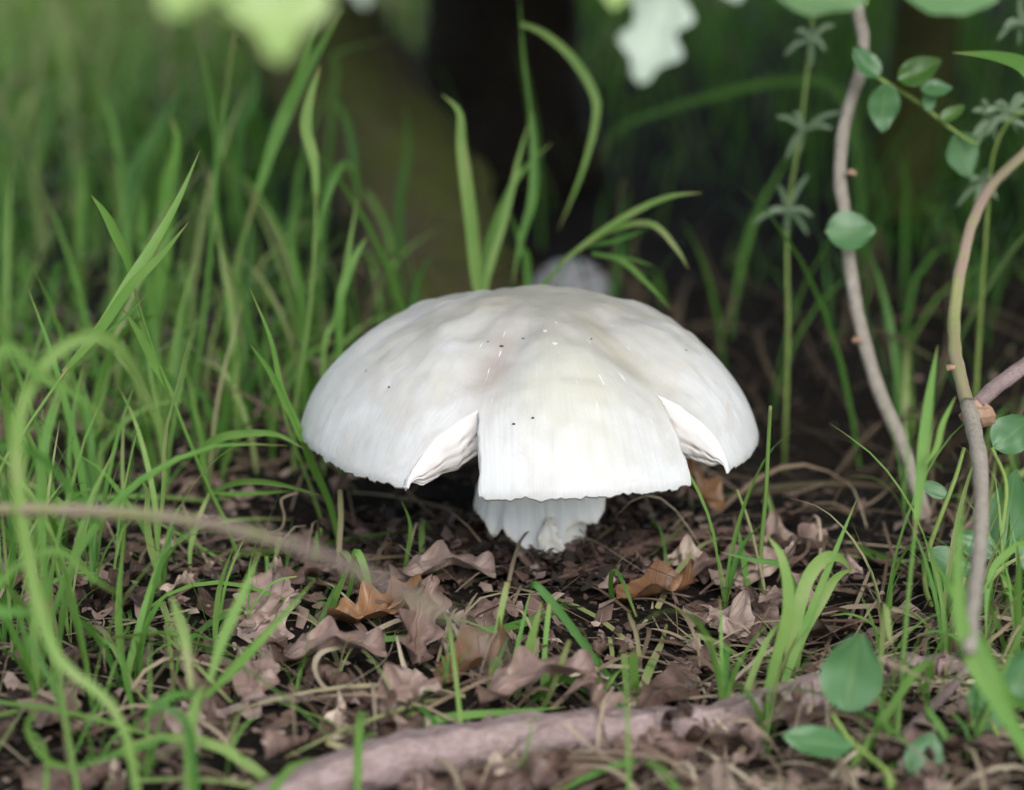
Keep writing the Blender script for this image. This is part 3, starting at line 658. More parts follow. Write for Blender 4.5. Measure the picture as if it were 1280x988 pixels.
tuft('sheaf of short cut grass blades standing in the litter before the mushroom', [
    ([(610, 868), (620, 800), (634, 728)], 8, N_, N_, .66, 'b'), ([(608, 872), (622, 830), (636, 795)], 5, N_, N_, .5), ([(632, 880), (645, 820), (664, 735)], 7, N_, -.12, .66), ([(664, 734), (672, 733), (705, 772), (750, 832), (795, 885)], 11, -.12, -.13, .42, 'n'),
    ([(643, 872), (660, 818), (678, 750)], 13, N_, N_, .64), ([(676, 880), (681, 810), (686, 755)], 7, N_, N_, .66, 'b'), ([(672, 886), (690, 862), (712, 800)], 7, N_, N_, .68, 'b'), ([(655, 874), (668, 830), (672, 798)], 7, N_, N_, .86, 'b'), ([(683, 872), (684, 845), (682, 820)], 6, N_, N_, .6, 'b')])
tuft('blue green blade lying over the thick fallen branch', [([(640, 905), (695, 850), (742, 866), (790, 892), (850, 922)], 11, -.14, -.17, .42)])
tuft('long low grass blade stretched along the thick fallen branch', [([(405, 935), (470, 918), (560, 897), (635, 890), (708, 884)], 11, N_, -.16, .45), ([(455, 870), (500, 872), (545, 905), (542, 960)], 7, N_, -.2, .4), ([(560, 850), (580, 890), (588, 930)], 12, N_, -.18, .45)])
tuft('whitish cut grass stalk pointing across the end of the thick branch', [([(545, 995), (490, 965), (440, 940), (408, 928)], 9, -.205, -.2, .85, 'b')])
tuft('thin upright grass stalk before the thick branch', [([(786, 1010), (785, 940), (783, 870), (780, 815)], 7, -.235, -.22, .64, 't')])
tuft('short torn grass stub behind the thick branch', [([(795, 882), (792, 850), (790, 815)], 14, N_, N_, .7, 'b'), ([(786, 870), (782, 840), (780, 818)], 9, N_, N_, .64, 'b'), ([(760, 835), (765, 820), (762, 798)], 6, N_, N_, .86, 'b'), ([(802, 850), (797, 800), (786, 766)], 6, N_, N_, .88, 'b')])
tuft('pale grass blade lying curled in the dry litter', [([(768, 812), (810, 812), (850, 805), (880, 800), (890, 815)], 8, N_, N_, .76)])
tuft('upright cut grass stalks just right of the large cap', [
    ([(952, 742), (951, 690), (957, 620), (961, 545), (963, 508)], 7, N_, N_, .72, 't'), ([(990, 700), (972, 655), (957, 605)], 8, .02, .03, .74), ([(975, 690), (965, 640), (956, 600)], 6, .02, .03, .78), ([(960, 752), (948, 700), (935, 650), (921, 612)], 6, N_, N_, .82, 't'), ([(940, 748), (930, 705), (922, 655)], 8, N_, N_, .62)])
tuft('leafy bright green grass clump with a folded blade right of the large cap', [
    ([(965, 890), (985, 840), (1012, 770), (1038, 705), (1072, 622)], 11, N_, -.1, .66), ([(985, 830), (1003, 740), (1025, 702), (1048, 697), (1066, 716)], 18, -.13, -.1, .66), ([(1000, 800), (1025, 752), (1045, 722), (1068, 710)], 16, -.12, -.1, .6),
    ([(945, 900), (968, 830), (985, 760), (978, 700), (958, 668)], 16, N_, -.14, .6), ([(920, 905), (935, 860), (960, 800), (985, 768)], 9, N_, -.14, .62), ([(1000, 760), (980, 710), (940, 700), (900, 690)], 8, -.08, -.08, .4), ([(990, 850), (1000, 780), (1002, 735)], 8, N_, -.1, .55)])
tuft('grass blade reaching left from the leafy stems at the right', [([(1160, 720), (1115, 702), (1085, 690), (1062, 675)], 13, .0, -.02, .5)])
tuft('tall green grass shoot in front of the climbing brown stem', [
    ([(1118, 960), (1126, 860), (1134, 760), (1145, 650)], 8, -.19, -.16, .66, 't'), ([(1145, 655), (1152, 585), (1160, 510), (1172, 432)], 15, -.16, -.14, .64, 'n'), ([(1156, 580), (1170, 560), (1178, 530), (1195, 495)], 9, -.16, -.13, .62, 'n'), ([(1105, 760), (1112, 800), (1118, 815)], 9, -.15, -.17, .8), ([(1118, 1000), (1112, 975), (1120, 945)], 18, -.22, -.2, .6)])
tuft('broad blurred grass blade sweeping out at the far right', [
    ([(1300, 975), (1255, 890), (1218, 830), (1200, 770), (1198, 690), (1205, 600)], 22, -.26, -.24, .55), ([(1300, 900), (1260, 870), (1225, 800), (1190, 740), (1160, 690)], 16, -.24, -.2, .6)])
tuft('yellowing grass stalk bent at the right beside the oval leaves', [([(1195, 985), (1215, 935), (1238, 880), (1262, 820), (1290, 760)], 9, -.2, -.2, .68, 't'), ([(1210, 965), (1185, 925), (1165, 895), (1155, 880)], 10, -.2, -.19, .76), ([(1290, 690), (1250, 700), (1235, 735), (1232, 800)], 10, -.12, -.14, .62)])
tuft('blurred grass shoot with a forked top in the near left litter', [
    ([(236, 1010), (238, 930), (246, 880), (255, 852)], 17, -.24, -.22, .55), ([(240, 862), (232, 800), (222, 768), (213, 742)], 14, -.22, -.2, .6, 'n'), ([(262, 852), (278, 800), (300, 750), (324, 690)], 14, -.22, -.19, .6, 'n'), ([(255, 872), (290, 838), (330, 795), (396, 722)], 13, -.22, -.17, .55, 'n'), ([(245, 868), (215, 870), (190, 890), (175, 905)], 12, -.22, -.24, .45, 'n'), ([(243, 960), (230, 900), (195, 880), (170, 870)], 10, -.24, -.24, .4)])
tuft('long blurred grass stalk rising at the near left', [
    ([(100, 1005), (84, 915), (72, 830), (60, 750)], 9, -.24, -.22, .66, 't'), ([(60, 755), (53, 674), (52, 594), (58, 544), (76, 490)], 15, -.22, -.2, .6, 'n'), ([(85, 920), (68, 860), (40, 810), (20, 760)], 8, -.23, -.22, .6, 'n'), ([(92, 960), (150, 940), (185, 930), (225, 915)], 11, -.24, -.23, .5, 'n'), ([(95, 960), (60, 950), (35, 910), (52, 880)], 10, -.23, -.24, .5, 'n')])
tuft('grass clump with upright blades at the near left of the litter', [
    ([(160, 850), (151, 800), (150, 741), (157, 655)], 13, -.14, -.13, .55), ([(158, 850), (130, 808), (108, 780), (80, 770)], 12, -.14, -.15, .5), ([(160, 840), (172, 790), (186, 740), (212, 660)], 9, -.14, -.12, .6), ([(165, 830), (190, 745), (214, 672), (216, 655)], 9, -.13, -.12, .55), ([(158, 850), (175, 800), (195, 760), (215, 735)], 7, -.13, -.13, .6), ([(172, 900), (160, 860), (150, 820), (118, 790)], 8, -.17, -.17, .6)])
tuft('pale blurred grass blade hanging across the left grass', [([(150, 900), (60, 800), (20, 560), (60, 450), (125, 420), (165, 455), (182, 495), (213, 555)], 17, -.26, -.22, .72)])
tuft('blurred flat grass blade crossing the left edge', [([(-60, 820), (-40, 600), (0, 438), (50, 470), (105, 500), (140, 540)], 15, -.26, -.24, .6), ([(-60, 820), (-20, 770), (20, 765), (62, 768)], 16, -.25, -.24, .52), ([(-50, 820), (10, 720), (70, 690), (112, 720), (150, 745)], 13, -.25, -.22, .45), ([(-40, 640), (0, 560), (55, 575), (110, 640), (135, 665)], 12, -.24, -.2, .5)])
tuft('tall broad topped grass shoot before the mossy trunk', [
    ([(258, 470), (270, 410), (298, 320), (322, 240)], 7, .19, .2, .62, 't'), ([(322, 242), (342, 180), (362, 130), (385, 85), (430, 8)], 17, .2, .22, .6, 'n'), ([(360, 135), (375, 90), (398, 20)], 9, .2, .2, .58, 'n')])
tuft('grass shoot with a broad twisted blade before the mossy trunk', [([(370, 505), (386, 400), (394, 300), (395, 240)], 7, .12, .13, .64, 't'), ([(395, 245), (392, 200), (382, 160), (388, 120), (401, 80)], 14, .13, .14, .62, 'n'), ([(398, 300), (405, 260), (425, 212), (440, 208)], 7, .13, .16, .6, 'n')])
tuft('tall pale stalk in the left grass with a broad drooping blade', [
    ([(243, 500), (252, 420), (262, 330), (268, 250), (277, 160), (294, 40)], 8, .17, .2, .66, 't'), ([(288, 430), (280, 340), (270, 250), (268, 160), (244, 20)], 7, .18, .24, .66, 't'), ([(295, 500), (290, 400), (278, 330), (268, 260)], 8, .15, .17, .62), ([(300, 180), (314, 140), (323, 100), (318, 60)], 16, .35, .36, .45)])
tuft('upright broad grass blade in the left grass', [([(190, 420), (202, 340), (206, 280), (210, 230), (221, 180), (213, 143)], 20, .22, .22, .6), ([(182, 330), (178, 290), (178, 245)], 12, .22, .24, .45)])
tuft('blue green grass blade bending up to the right in the left grass', [([(150, 380), (160, 260), (168, 212), (192, 170), (222, 122), (252, 84)], 14, .35, .4, .36)])
tuft('curved grass blade with its tip bent left in the left grass', [([(158, 300), (153, 230), (144, 170), (133, 130), (113, 105)], 9, .38, .4, .5), ([(100, 300), (102, 250), (103, 192)], 11, .36, .36, .55)])
tuft('hooked grass blade before the foot of the mossy trunk', [([(400, 330), (408, 250), (420, 218), (431, 206), (443, 215), (448, 245), (440, 300)], 8, .3, .32, .55), ([(446, 245), (442, 190), (432, 148), (412, 113)], 10, .32, .34, .48, 'n')])
tuft('grass blades rising from the back left edge of the large cap', [([(405, 440), (420, 400), (430, 350), (438, 300), (448, 240)], 8, .12, .14, .58), ([(425, 400), (432, 352), (446, 318), (459, 297)], 12, .12, .13, .55), ([(380, 410), (378, 370), (366, 300), (370, 262)], 11, .14, .14, .5)])
tuft('thin faint blade standing before the mossy trunk', [([(500, 330), (500, 250), (510, 190), (506, 130)], 10, .38, .38, .45), ([(490, 340), (485, 290), (462, 245), (455, 238)], 9, .35, .36, .5), ([(405, 300), (412, 180), (420, 90), (422, 66), (492, 47)], 7, .45, .45, .5)])
tuft('upright grass blade with a bent tip behind the top of the large cap', [([(604, 400), (597, 350), (590, 280), (583, 225), (577, 180), (574, 140), (552, 118)], 17, .14, .15, .62)])
tuft('tall grass stalk with one long drooping blade behind the large cap', [
    ([(605, 390), (612, 335), (632, 270), (648, 200), (664, 145)], 9, .16, .2, .62), ([(664, 150), (660, 110), (654, 60), (648, -20)], 6, .2, .22, .66, 'n'), ([(651, 30), (680, 42), (715, 72), (742, 115), (745, 150), (728, 215), (697, 290)], 11, .21, .19, .5, 'n'), ([(664, 140), (668, 190), (666, 250), (652, 300), (640, 358)], 12, .2, .17, .6, 'n'), ([(598, 365), (612, 300), (645, 225), (690, 178)], 8, .18, .2, .58, 'n')])
tuft('grass shoot fanning to the right behind the large cap', [
    ([(655, 400), (690, 345), (705, 325)], 7, .13, .13, .64, 't'), ([(700, 330), (750, 292), (800, 262), (840, 246), (880, 241)], 10, .13, .10, .6, 'n'), ([(720, 315), (770, 285), (815, 280), (845, 310), (861, 337)], 8, .13, .09, .6, 'n'), ([(735, 308), (775, 300), (810, 285)], 6, .13, .12, .6, 'n'), ([(740, 318), (775, 325), (805, 350), (840, 388)], 7, .13, .08, .55, 'n'), ([(740, 316), (790, 325), (820, 334)], 5, .13, .1, .6, 'n'), ([(660, 345), (652, 310), (638, 265)], 10, .2, .2, .45)])
tuft('long blurred blade arching left in the shade', [([(1078, 330), (1072, 200), (1045, 112), (975, 102), (900, 118), (830, 138), (770, 165), (745, 215)], 11, .5, .52, .40)])
tuft('broad blurred blade with a brown tip at the right edge', [([(1330, 300), (1325, 160), (1290, 92), (1250, 72), (1190, 66)], 24, .02, .05, .6)])

# thin dry stalks and curls in the litter, each its own
def dry(label, pts, wpx, yb=None, yt=None, tone=.6, group=None, lift=0):
    q = [G(px, py) for px, py in pts] if yb is None else [P(px, py, yb+(yt-yb)*i/(len(pts)-1)) for i, (px, py) in enumerate(pts)]
    for i, v in enumerate(q):
        if yb is None: v.z += .005+lift*math.sin(math.pi*i/(len(q)-1))
    L = spline(q, 6*len(q)); wm = wpx*mpp(q[0].y)
    V, F, uv, T = ribbon(L, wm*(1-.6*np.linspace(0, 1, len(L))**3), (0, -.5, 1), .2, .6, .2, tone)
    o = link('dry_stalk', mesh_np('dry_stalk', V, F, M['straw'], uv, T)); return tag(o, label, 'dry stalk', group)
dry('curly pale straw looping on the oak leaves', [(555, 783), (500, 803), (440, 843), (405, 862), (394, 885), (402, 908), (420, 912), (455, 885), (485, 850), (497, 800)], 7, tone=.9, lift=.010)
dry('pale bent straw standing over the litter', [(545, 780), (565, 815), (578, 845), (592, 868)], 6, tone=.9, lift=.006)
dry('thin tan straw slanting down from the stem base', [(690, 688), (735, 705), (790, 738), (874, 776)], 4, tone=.6, lift=.006)
dry('thin straw leaning in under the left of the large cap', [(505, 610), (540, 645), (575, 670), (603, 687)], 4.5, .06, -.0, .6)
dry('pale cut straw standing among short grass stubs', [(548, 908), (528, 880), (508, 840), (496, 795)], 9, -.16, -.13, .95)
dry('flat grey straw drooping in the dry litter', [(788, 766), (820, 790), (850, 815), (868, 840), (874, 850)], 9, tone=.5, lift=.01)
dry('brown flat straw curled beside the low branch', [(690, 905), (740, 880), (790, 865), (850, 875), (905, 890)], 9, tone=.55, lift=.008)
dry('long tan straw crossing before the oval leaf', [(1085, 818), (1130, 838), (1180, 862), (1240, 895)], 7, -.2, -.2, .7)
dry('pale straw lying across the thick branch', [(706, 905), (735, 932), (780, 962)], 6, -.2, -.22, .9)
dry('fine wiry straw hanging from the side blade', [(372, 616), (352, 625), (355, 645), (352, 660), (338, 668)], 3, .0, .0, .6)
dry('straw arch in the shade right of the large cap', [(985, 620), (1040, 604), (1080, 601), (1130, 598)], 5, .07, .12, .5)
dry('dry blade slanting up in the shade', [(1070, 640), (1100, 622), (1130, 592)], 6, .06, .08, .65)

# ------------------------------------------------------------ fallen branches and climbing stems
def stick(name, label, pts3, radii, mat, cat='branch', sides=14, rough=.25, seed=0, n=60, group=None):
    L = spline(pts3, n); rr = np.interp(np.linspace(0, 1, n), np.linspace(0, 1, len(radii)), radii)
    o = link(name, tube_mesh(name, L, rr, M[mat], sides, rough, .5, seed)); return tag(o, label, cat, group)
def gp(px, py, up=0.0): p = G(px, py); return (p.x, p.y, p.z+up)
stick('fallen_branch', 'thick grey purple fallen branch lying across the litter', [gp(250, 1075, .003), gp(350, 1022, .004), gp(450, 985, .006), gp(560, 958, .006), gp(680, 942, .006), gp(800, 932, .005), gp(900, 918, .004), gp(985, 898, .006), gp(1060, 872, .006), gp(1130, 856, .005), gp(1200, 845, .003)], [.0080, .0080, .0078, .0076, .0070, .0064, .0060, .0052], 'branch', seed=3, rough=.3, n=90)
stick('fallen_branch', 'rough brown fallen branch just below the thick grey one', [gp(600, 1000, .0), gp(690, 978, .002), gp(780, 966, .002), gp(860, 950, .002), gp(930, 938, .0)], [.0045, .0052, .005, .0045, .003], 'twig', seed=8)
stick('low_stem', 'blurred arching green and pink stem before the left grass', [(P(-330, 700, -.2).x, -.2, -.01), tuple(P(-200, 655, -.215)), tuple(P(-90, 640, -.23)), tuple(P(0, 637, -.245)), tuple(P(130, 640, -.265)), tuple(P(250, 653, -.29)), tuple(P(350, 678, -.32)), tuple(P(430, 706, -.35)), tuple(P(505, 742, -.385)), tuple(P(575, 780, -.42)), tuple(P(640, 825, -.45))], [.0019, .0019, .0018, .0018, .0018, .0018, .0017, .0016, .0014, .001, .0005], 'pink_stem', 'stem', seed=2)
stick('fallen_twig', 'rough dark twig lying right of the mushroom stem', [gp(712, 722, .002), gp(770, 708, .004), gp(840, 692, .006), (*P(925, 664, .03),)], [.0016, .0023, .0026, .0022], 'twig', 'twig', seed=6, rough=.5)
stick('fallen_twig', 'thin straight brown twig below the rough dark twig', [gp(690, 728, .002), gp(760, 728, .003), gp(850, 733, .002)], [.0012, .0013, .001], 'twig', 'twig', seed=9)
stick('fallen_twig', 'dark twig lying left of the mushroom stem', [gp(470, 722, .002), gp(545, 708, .004), gp(607, 700, .004)], [.0011, .0015, .0013], 'twig', 'twig', seed=12)
stick('fallen_twig', 'pinkish twig lying on the leaves at the lower left', [gp(248, 912, .002), gp(300, 898, .004), gp(360, 887, .004), gp(425, 880, .002)], [.0012, .0016, .0016, .001], 'branch', 'twig', seed=15)
stick('bark_strip', 'split strip of brown bark beside the lobed oak leaves', [gp(362, 822, .003), gp(400, 848, .003), gp(455, 880, .003)], [.0024, .0036, .0028], 'twig', 'bark', 7, .8, 17)
stick('fallen_twig', 'pale grey twig slanting behind the oval leaves', [gp(1118, 945, .004), gp(1165, 905, .006), gp(1210, 868, .01)], [.0016, .0018, .0016], 'branch', 'twig', seed=19)
stick('fallen_twig', 'slim twig slanting through the left litter', [gp(222, 742, .002), gp(262, 718, .004), gp(318, 688, .006)], [.0009, .0011, .0009], 'twig', 'twig', seed=21)
stick('fallen_twig', 'reddish twig in the shade behind the leafy grass clump', [gp(1060, 700, .004), gp(1110, 718, .004), gp(1160, 735, .003)], [.0011, .0011, .0009], 'twig', 'twig', seed=22)
# climbing stem with buds and leaves
vb = G(1166, 668)
vine = empty('climbing_stem', (vb.x, vb.y, float(h(vb.x, vb.y))), 'tall grey brown climbing stem with small leaves rising from the shade', 'climbing stem')
vp = [(vb.x+.004, vb.y, vb.z-.01)]+[tuple(P(px, py, vb.y+.02+d)) for px, py, d in ((1146, 612, 0), (1126, 553, .01), (1097, 484, .02), (1076, 410, .03), (1065, 350, .04), (1056, 270, .05), (1050, 225, .055), (1052, 175, .06), (1062, 132, .065), (1076, 90, .07), (1079, 50, .075), (1070, 0, .08), (1062, -90, .09), (1075, -260, .1), (1060, -560, .13))]
stem_r = np.linspace(.0029, .0027, 80)
vs = link('stem', tube_mesh('stem', spline(vp, 80), stem_r, M['vine'], 12, .25, .5, 4), vine)
def bud(px, py, y, parent):
    o = link('bud', blob(.0016, .9, px, M['bud'], 'bud'), parent); o.location = P(px, py, y); return o
bud(1071, 426, vb.y+.045, vine); bud(1064, 216, vb.y+.07, vine)
def part_leaf(parent, px, py, y, ydir, ln, wd, kind, mat, zdir=(0, -.8, .55), seed=0, tone=.5, curl=.12, fold=.08, wave=.08):
    o = link('leaf', leaf_mesh('leaf', ln, wd, kind, M[mat], curl, fold, wave, seed, tone, 18, 9), parent)
    return place(o, parent, P(px, py, y), ydir, zdir)
part_leaf(vine, 1032, 290, vb.y+.055, (1, 0, .05), .0215, .019, 'oval', 'round_leaf', (0, -.8, .6), 3, .9)
st = lambda parent, pts, r, mat='green_stem', name='stalk': link(name, tube_mesh(name, spline(pts, 14), np.linspace(r, r*.7, 14), M[mat], 7, .1), parent)
st(vine, [P(1060, 268, vb.y+.07), P(1040, 286, vb.y+.058), P(1031, 290, vb.y+.055)], .0006)
# leafy sprig and its small leaves
sy = vb.y+.075
st(vine, [P(1078, 80, sy), P(1098, 98, sy), P(1122, 112, sy), P(1150, 130, sy), P(1190, 162, sy-.005), P(1222, 182, sy-.01)], .0011)
for k, (px, py, yd, ln, wd, tn) in enumerate([(1100, 95, (-.55, 0, .55), .017, .012, .5), (1108, 104, (-.05, 0, -1), .021, .014, .7), (1122, 100, (.75, 0, .35), .020, .013, .35), (1150, 110, (.7, 0, .0), .014, .009, .6), (1195, 165, (.35, 0, -.9), .021, .017, .75), (1175, 150, (.75, 0, .45), .012, .006, .6), (1160, 140, (.1, 0, .9), .012, .006, .6)]):
    part_leaf(vine, px, py, sy-.006, yd, ln, wd, 'oval', 'hedge_leaf' if k in (2, 5) else 'round_leaf', (0.1, -.7, .6), 30+k, tn)
# second climbing stem
b2 = empty('bramble_stem', (P(1222, 815, -.12).x, -.12, float(h(P(1222, 815, -.12).x, -.12))), 'arching green and grey bramble stem with an orange scarred joint', 'bramble stem')
bp = [P(1400, 60, .12), P(1330, 130, .10), P(1282, 190, .08), P(1240, 232, .06), P(1215, 280, .04), P(1200, 340, .02), P(1192, 400, .0), P(1196, 455, -.03), P(1212, 512, -.06)]
link('stem', tube_mesh('stem', spline([tuple(p) for p in bp], 60), np.linspace(.0020, .0027, 60), M['pink_stem'], 12, .2, .5, 14), b2)
link('stem', tube_mesh('stem', spline([tuple(p) for p in (P(1210, 506, -.06), P(1222, 560, -.10), P(1227, 620, -.14), P(1224, 690, -.18), P(1217, 750, -.22), P(1212, 812, -.255))], 50), np.linspace(.0030, .0020, 50), M['vine'], 12, .2, .5, 15), b2)
o = link('joint', blob(.0042, 1.3, 3.3, M['bud'], 'joint'), b2); o.location = P(1222, 518, -.062)
link('stem', tube_mesh('stem', spline([tuple(p) for p in (P(1222, 506, -.062), P(1240, 488, -.05), P(1285, 455, -.03), P(1340, 420, 0))], 20), np.linspace(.0026, .0034, 20), M['branch'], 10, .2, .5, 16), b2)
bud(1190, 460, -.035, b2)
# oval-leaved plants in the near right
def oval_plant(label, stem_pts, leaves, name='leafy_plant'):
    q = stem_pts[0]; e = empty(name, (q.x, q.y, float(h(q.x, q.y))), label, 'plant')
    root = Vector((q.x, q.y, float(h(q.x, q.y))-.004)); pts = ([root]+stem_pts) if q.z-root.z > .008 else stem_pts
    st(e, pts, .0011)
    for k, (px, py, y, yd, ln, wd, zd, tn) in enumerate(leaves): part_leaf(e, px, py, y, yd, ln, wd, 'oval', 'round_leaf', zd, int(px), tn)
    return e
oval_plant('low plant with two dark oval leaves on the right litter, one upright with pale spots', [P(1112, 972, -.225), P(1085, 945, -.215), P(1062, 925, -.21), P(1040, 893, -.205)],
           [(1056, 890, -.205, (.16, .06, 1), .0262, .0195, (-.1, -1, .15), .55), (1068, 932, -.212, (-1, .1, .12), .0225, .0125, (.1, -.55, .85), .6), (1145, 975, -.215, (.3, .3, .6), .016, .0125, (0, -.9, .4), .5)])
oval_plant('low oval leaved plant beside the lower bramble stem', [P(1265, 1000, -.2), P(1255, 940, -.2), P(1240, 905, -.2)],
           [(1240, 915, -.2, (-.1, .1, 1), .022, .014, (-.1, -1, .2), .45), (1262, 880, -.19, (.4, .1, 1), .022, .012, (-.1, -1, .2), .35), (1250, 950, -.2, (.8, .1, .3), .02, .012, (0, -.8, .6), .4)])
oval_plant('oval leaved plant standing behind the bramble stem at the right edge', [P(1262, 760, -.07), P(1250, 690, -.06), P(1258, 610, -.05), P(1240, 560, -.05)],
           [(1254, 690, -.052, (.12, .1, 1), .032, .0145, (-.1, -1, .2), .5), (1248, 690, -.062, (-.9, .1, .3), .019, .011, (0, -.8, .6), .55), (1270, 705, -.06, (.9, 0, .4), .02, .013, (0, -.8, .6), .6), (1242, 560, -.05, (.7, 0, .6), .018, .015, (0, -.8, .5), .6)])
o_ = oval_plant('green stemmed plant with drooping leaves between the tall shoot and the bramble', [P(1168, 770, -.06), P(1156, 730, -.06), P(1160, 690, -.06), P(1178, 640, -.06), P(1195, 595, -.055), P(1205, 560, -.05)],
           [(1160, 690, -.062, (.85, -.1, -.35), .022, .012, (0, -.7, .7), .6), (1160, 692, -.06, (.3, .1, -.9), .018, .009, (0, -.8, .5), .55), (1185, 620, -.058, (-.6, 0, .3), .012, .006, (0, -.8, .5), .7)])
# goosegrass with whorls of narrow leaves
def cleavers(label, stem_px, y0, y1, whorls):
    k = len(stem_px); q = [P(px, py, y0+(y1-y0)*i/(k-1)) for i, (px, py) in enumerate(stem_px)]
    e = empty('goosegrass_plant', (q[0].x, q[0].y, float(h(q[0].x, q[0].y))), label, 'plant')
    st(e, [Vector((q[0].x, q[0].y, float(h(q[0].x, q[0].y))-.005))]+q, .0010, 'green_stem', 'stem')
    for (px, py, y, ln, nl, a0) in whorls:
        c = P(px, py, y)
        for i in range(nl):
            a = a0+2*math.pi*i/nl+rb.uniform(-.4, .4); d = Vector((math.cos(a), -.3*math.sin(a)+rb.uniform(-.4, .4), .9*math.sin(a)+.06))
            d.normalize(); l_ = ln*rb.uniform(.5, 1.1)
            L = spline([c, c+d*l_*.5+Vector((0, 0, .0012)), c+d*l_+Vector((0, 0, -.002))], 8)
            V, F, uv, T = ribbon(L, np.array([.35, .7, .95, 1, 1, .9, .65, .15])*.0026, (0, -1, .5), 0, 0, .12, rb.uniform(.4, .9))
            link('leaf', mesh_np('leaf', V, F, M['cleaver'], uv, T), e)
cleavers('goosegrass with two whorls of narrow grey green leaves in the shade', [(985, 430), (984, 340), (985, 265), (1000, 165), (1012, 60), (1020, -20)], .16, .22, [(985, 264, .175, .021, 7, .2), (1005, 163, .19, .022, 6, .8), (1014, 50, .2, .014, 6, .3)])
cleavers('goosegrass with bright narrow whorls behind the bramble stem', [(1225, 400), (1232, 300), (1240, 200), (1262, 150), (1290, 140)], .14, .12, [(1238, 150, .128, .017, 7, .1), (1262, 140, .125, .017, 7, .5), (1228, 230, .13, .013, 6, .5), (1275, 30, .15, .015, 7, .2)])

# ------------------------------------------------------------ fallen oak leaves
MARKS = [(G(*q), nm) for q, nm in (((670, 705), 'the mushroom stem'), ((560, 960), 'the broken branch end'), ((800, 930), 'the thick fallen branch'), ((450, 850), 'the curly straw'), ((385, 838), 'the bark strip'), ((650, 860), 'the cut grass sheaf'), ((1060, 900), 'the two oval leaves'), ((980, 830), 'the leafy grass clump'), ((830, 695), 'the rough dark twig'), ((1160, 665), 'the foot of the climbing stem'), ((240, 960), 'the forked blurred shoot'), ((330, 892), 'the pinkish twig'), ((150, 640), 'the thick left grass'), ((420, 700), 'the blades leaning on the cap'), ((1210, 860), 'the foot of the bramble stem'), ((1240, 960), 'the bent yellowing stalk'), ((40, 820), 'the long blurred stalk'), ((160, 850), 'the upright near left clump'), ((950, 740), 'the cut stalks right of the cap'), ((300, 705), 'the long jointed stalk'), ((800, 820), 'the short torn stub'))]
def near(p): return min(MARKS, key=lambda m_: (m_[0].x-p[0])**2+(m_[0].y-p[1])**2)[1]
oak = []
for k in range(9):
    kd = 'oak' if k < 6 else 'oval'
    oak.append(leaf_mesh('oak_leaf', rb.uniform(.034, .05), rb.uniform(.020, .030), kd, M['dead_leaf'], rb.uniform(-.30, .34), rb.uniform(-.2, .3), rb.uniform(.4, .75), 50+k, rb.uniform(.0, .6), 38, 7))
hero = [leaf_mesh('oak_leaf', .036, .028, 'oak', M['orange_leaf'], .2, .22, .35, 81, .3, 44, 9), leaf_mesh('oak_leaf', .040, .026, 'oak', M['dead_leaf'], -.2, .12, .3, 82, .5, 44, 9), leaf_mesh('oak_leaf', .036, .022, 'oak', M['dead_leaf'], .25, .2, .35, 83, .4, 44, 9), leaf_mesh('oak_leaf', .03, .02, 'oval', M['orange_leaf'], .3, .4, .4, 84, .25, 24, 9)]
def lay(me, px, py, rot, tilt, up, label, group=None, sc=1.0, name='oak_leaf', roll=0):
    p = G(px, py); o = link(name, me); o.location = (p.x, p.y, p.z+up); o.rotation_euler = (tilt, roll, rot); o.scale = (sc,)*3
    return tag(o, label, 'dead leaf', group)
lay(hero[0], 412, 800, R(-75), R(14), .008, 'glossy orange brown lobed oak leaf lying left of the curly straw')
lay(hero[1], 372, 770, R(160), R(-24), .010, 'purplish brown oak leaf tilted against the grass clump', roll=.2)
lay(hero[2], 300, 800, R(-30), R(28), .004, 'brown oak leaf standing tilted among the left litter', roll=-.3)
lay(hero[1], 345, 850, R(-100), R(12), .006, 'flat dull brown oak leaf beside the bark strip')
lay(hero[3], 545, 870, R(-60), R(24), .006, 'folded orange brown leaf below the curly straw')
lay(hero[2], 520, 850, R(10), R(40), .006, 'curled pinkish brown leaf standing behind the pale straw', roll=.4)
lay(hero[3], 770, 760, R(-80), R(10), .006, 'tan curled leaf beside the slanting straw')
lay(hero[3], 905, 668, R(60), R(35), .012, 'brown leaf lodged on the end of the rough dark twig', sc=.8)
lay(hero[1], 600, 800, R(80), R(10), .002, 'broad greyish brown oak leaf behind the cut grass sheaf')
lay(hero[2], 890, 745, R(-70), R(16), .006, 'curled brown oak leaf under the straw right of the stem')
lay(hero[1], 490, 745, R(-95), R(8), .006, 'wide pinkish brown oak leaf under the twig tip')
lay(hero[1], 600, 905, R(-80), R(14), .007, 'pale brown oak leaf lying against the thick branch')
placed = [(412, 800), (372, 770), (300, 800), (545, 870), (620, 810), (490, 745)]
cnt = 0
while cnt < 185:
    px, py = rb.uniform(-40, 1320), rb.uniform(560, 1000)**1.0
    if 560 < px < 760 and py < 735: continue
    if 590 < px < 725 and 815 < py < 925: continue
    if py < 660 and px > 380 and rb.random() < .9: continue
    if py < 640 and rb.random() < .6: continue
    if px > 760 and py < 690 and rb.random() < .6: continue
    ki, ti, ro, sc_ = rb.randrange(9), rb.gauss(0, .28), rb.gauss(0, .28), rb.uniform(.32, .74)
    sz = 'tiny' if sc_ < .42 else 'small' if sc_ < .52 else 'middling' if sc_ < .63 else 'large'
    ps = 'flat' if abs(ti)+abs(ro) < .25 else 'tilted' if abs(ti)+abs(ro) < .55 else 'steeply tipped'
    lay(oak[ki], px, py, rb.uniform(0, 6.28), ti, rb.uniform(.001, .007), '%s %s %s brown leaf near %s' % (sz, ps, 'lobed' if ki < 6 else 'narrow oval', near(G(px, py))), 'brown leaves scattered in the litter', sc_, roll=ro); cnt += 1
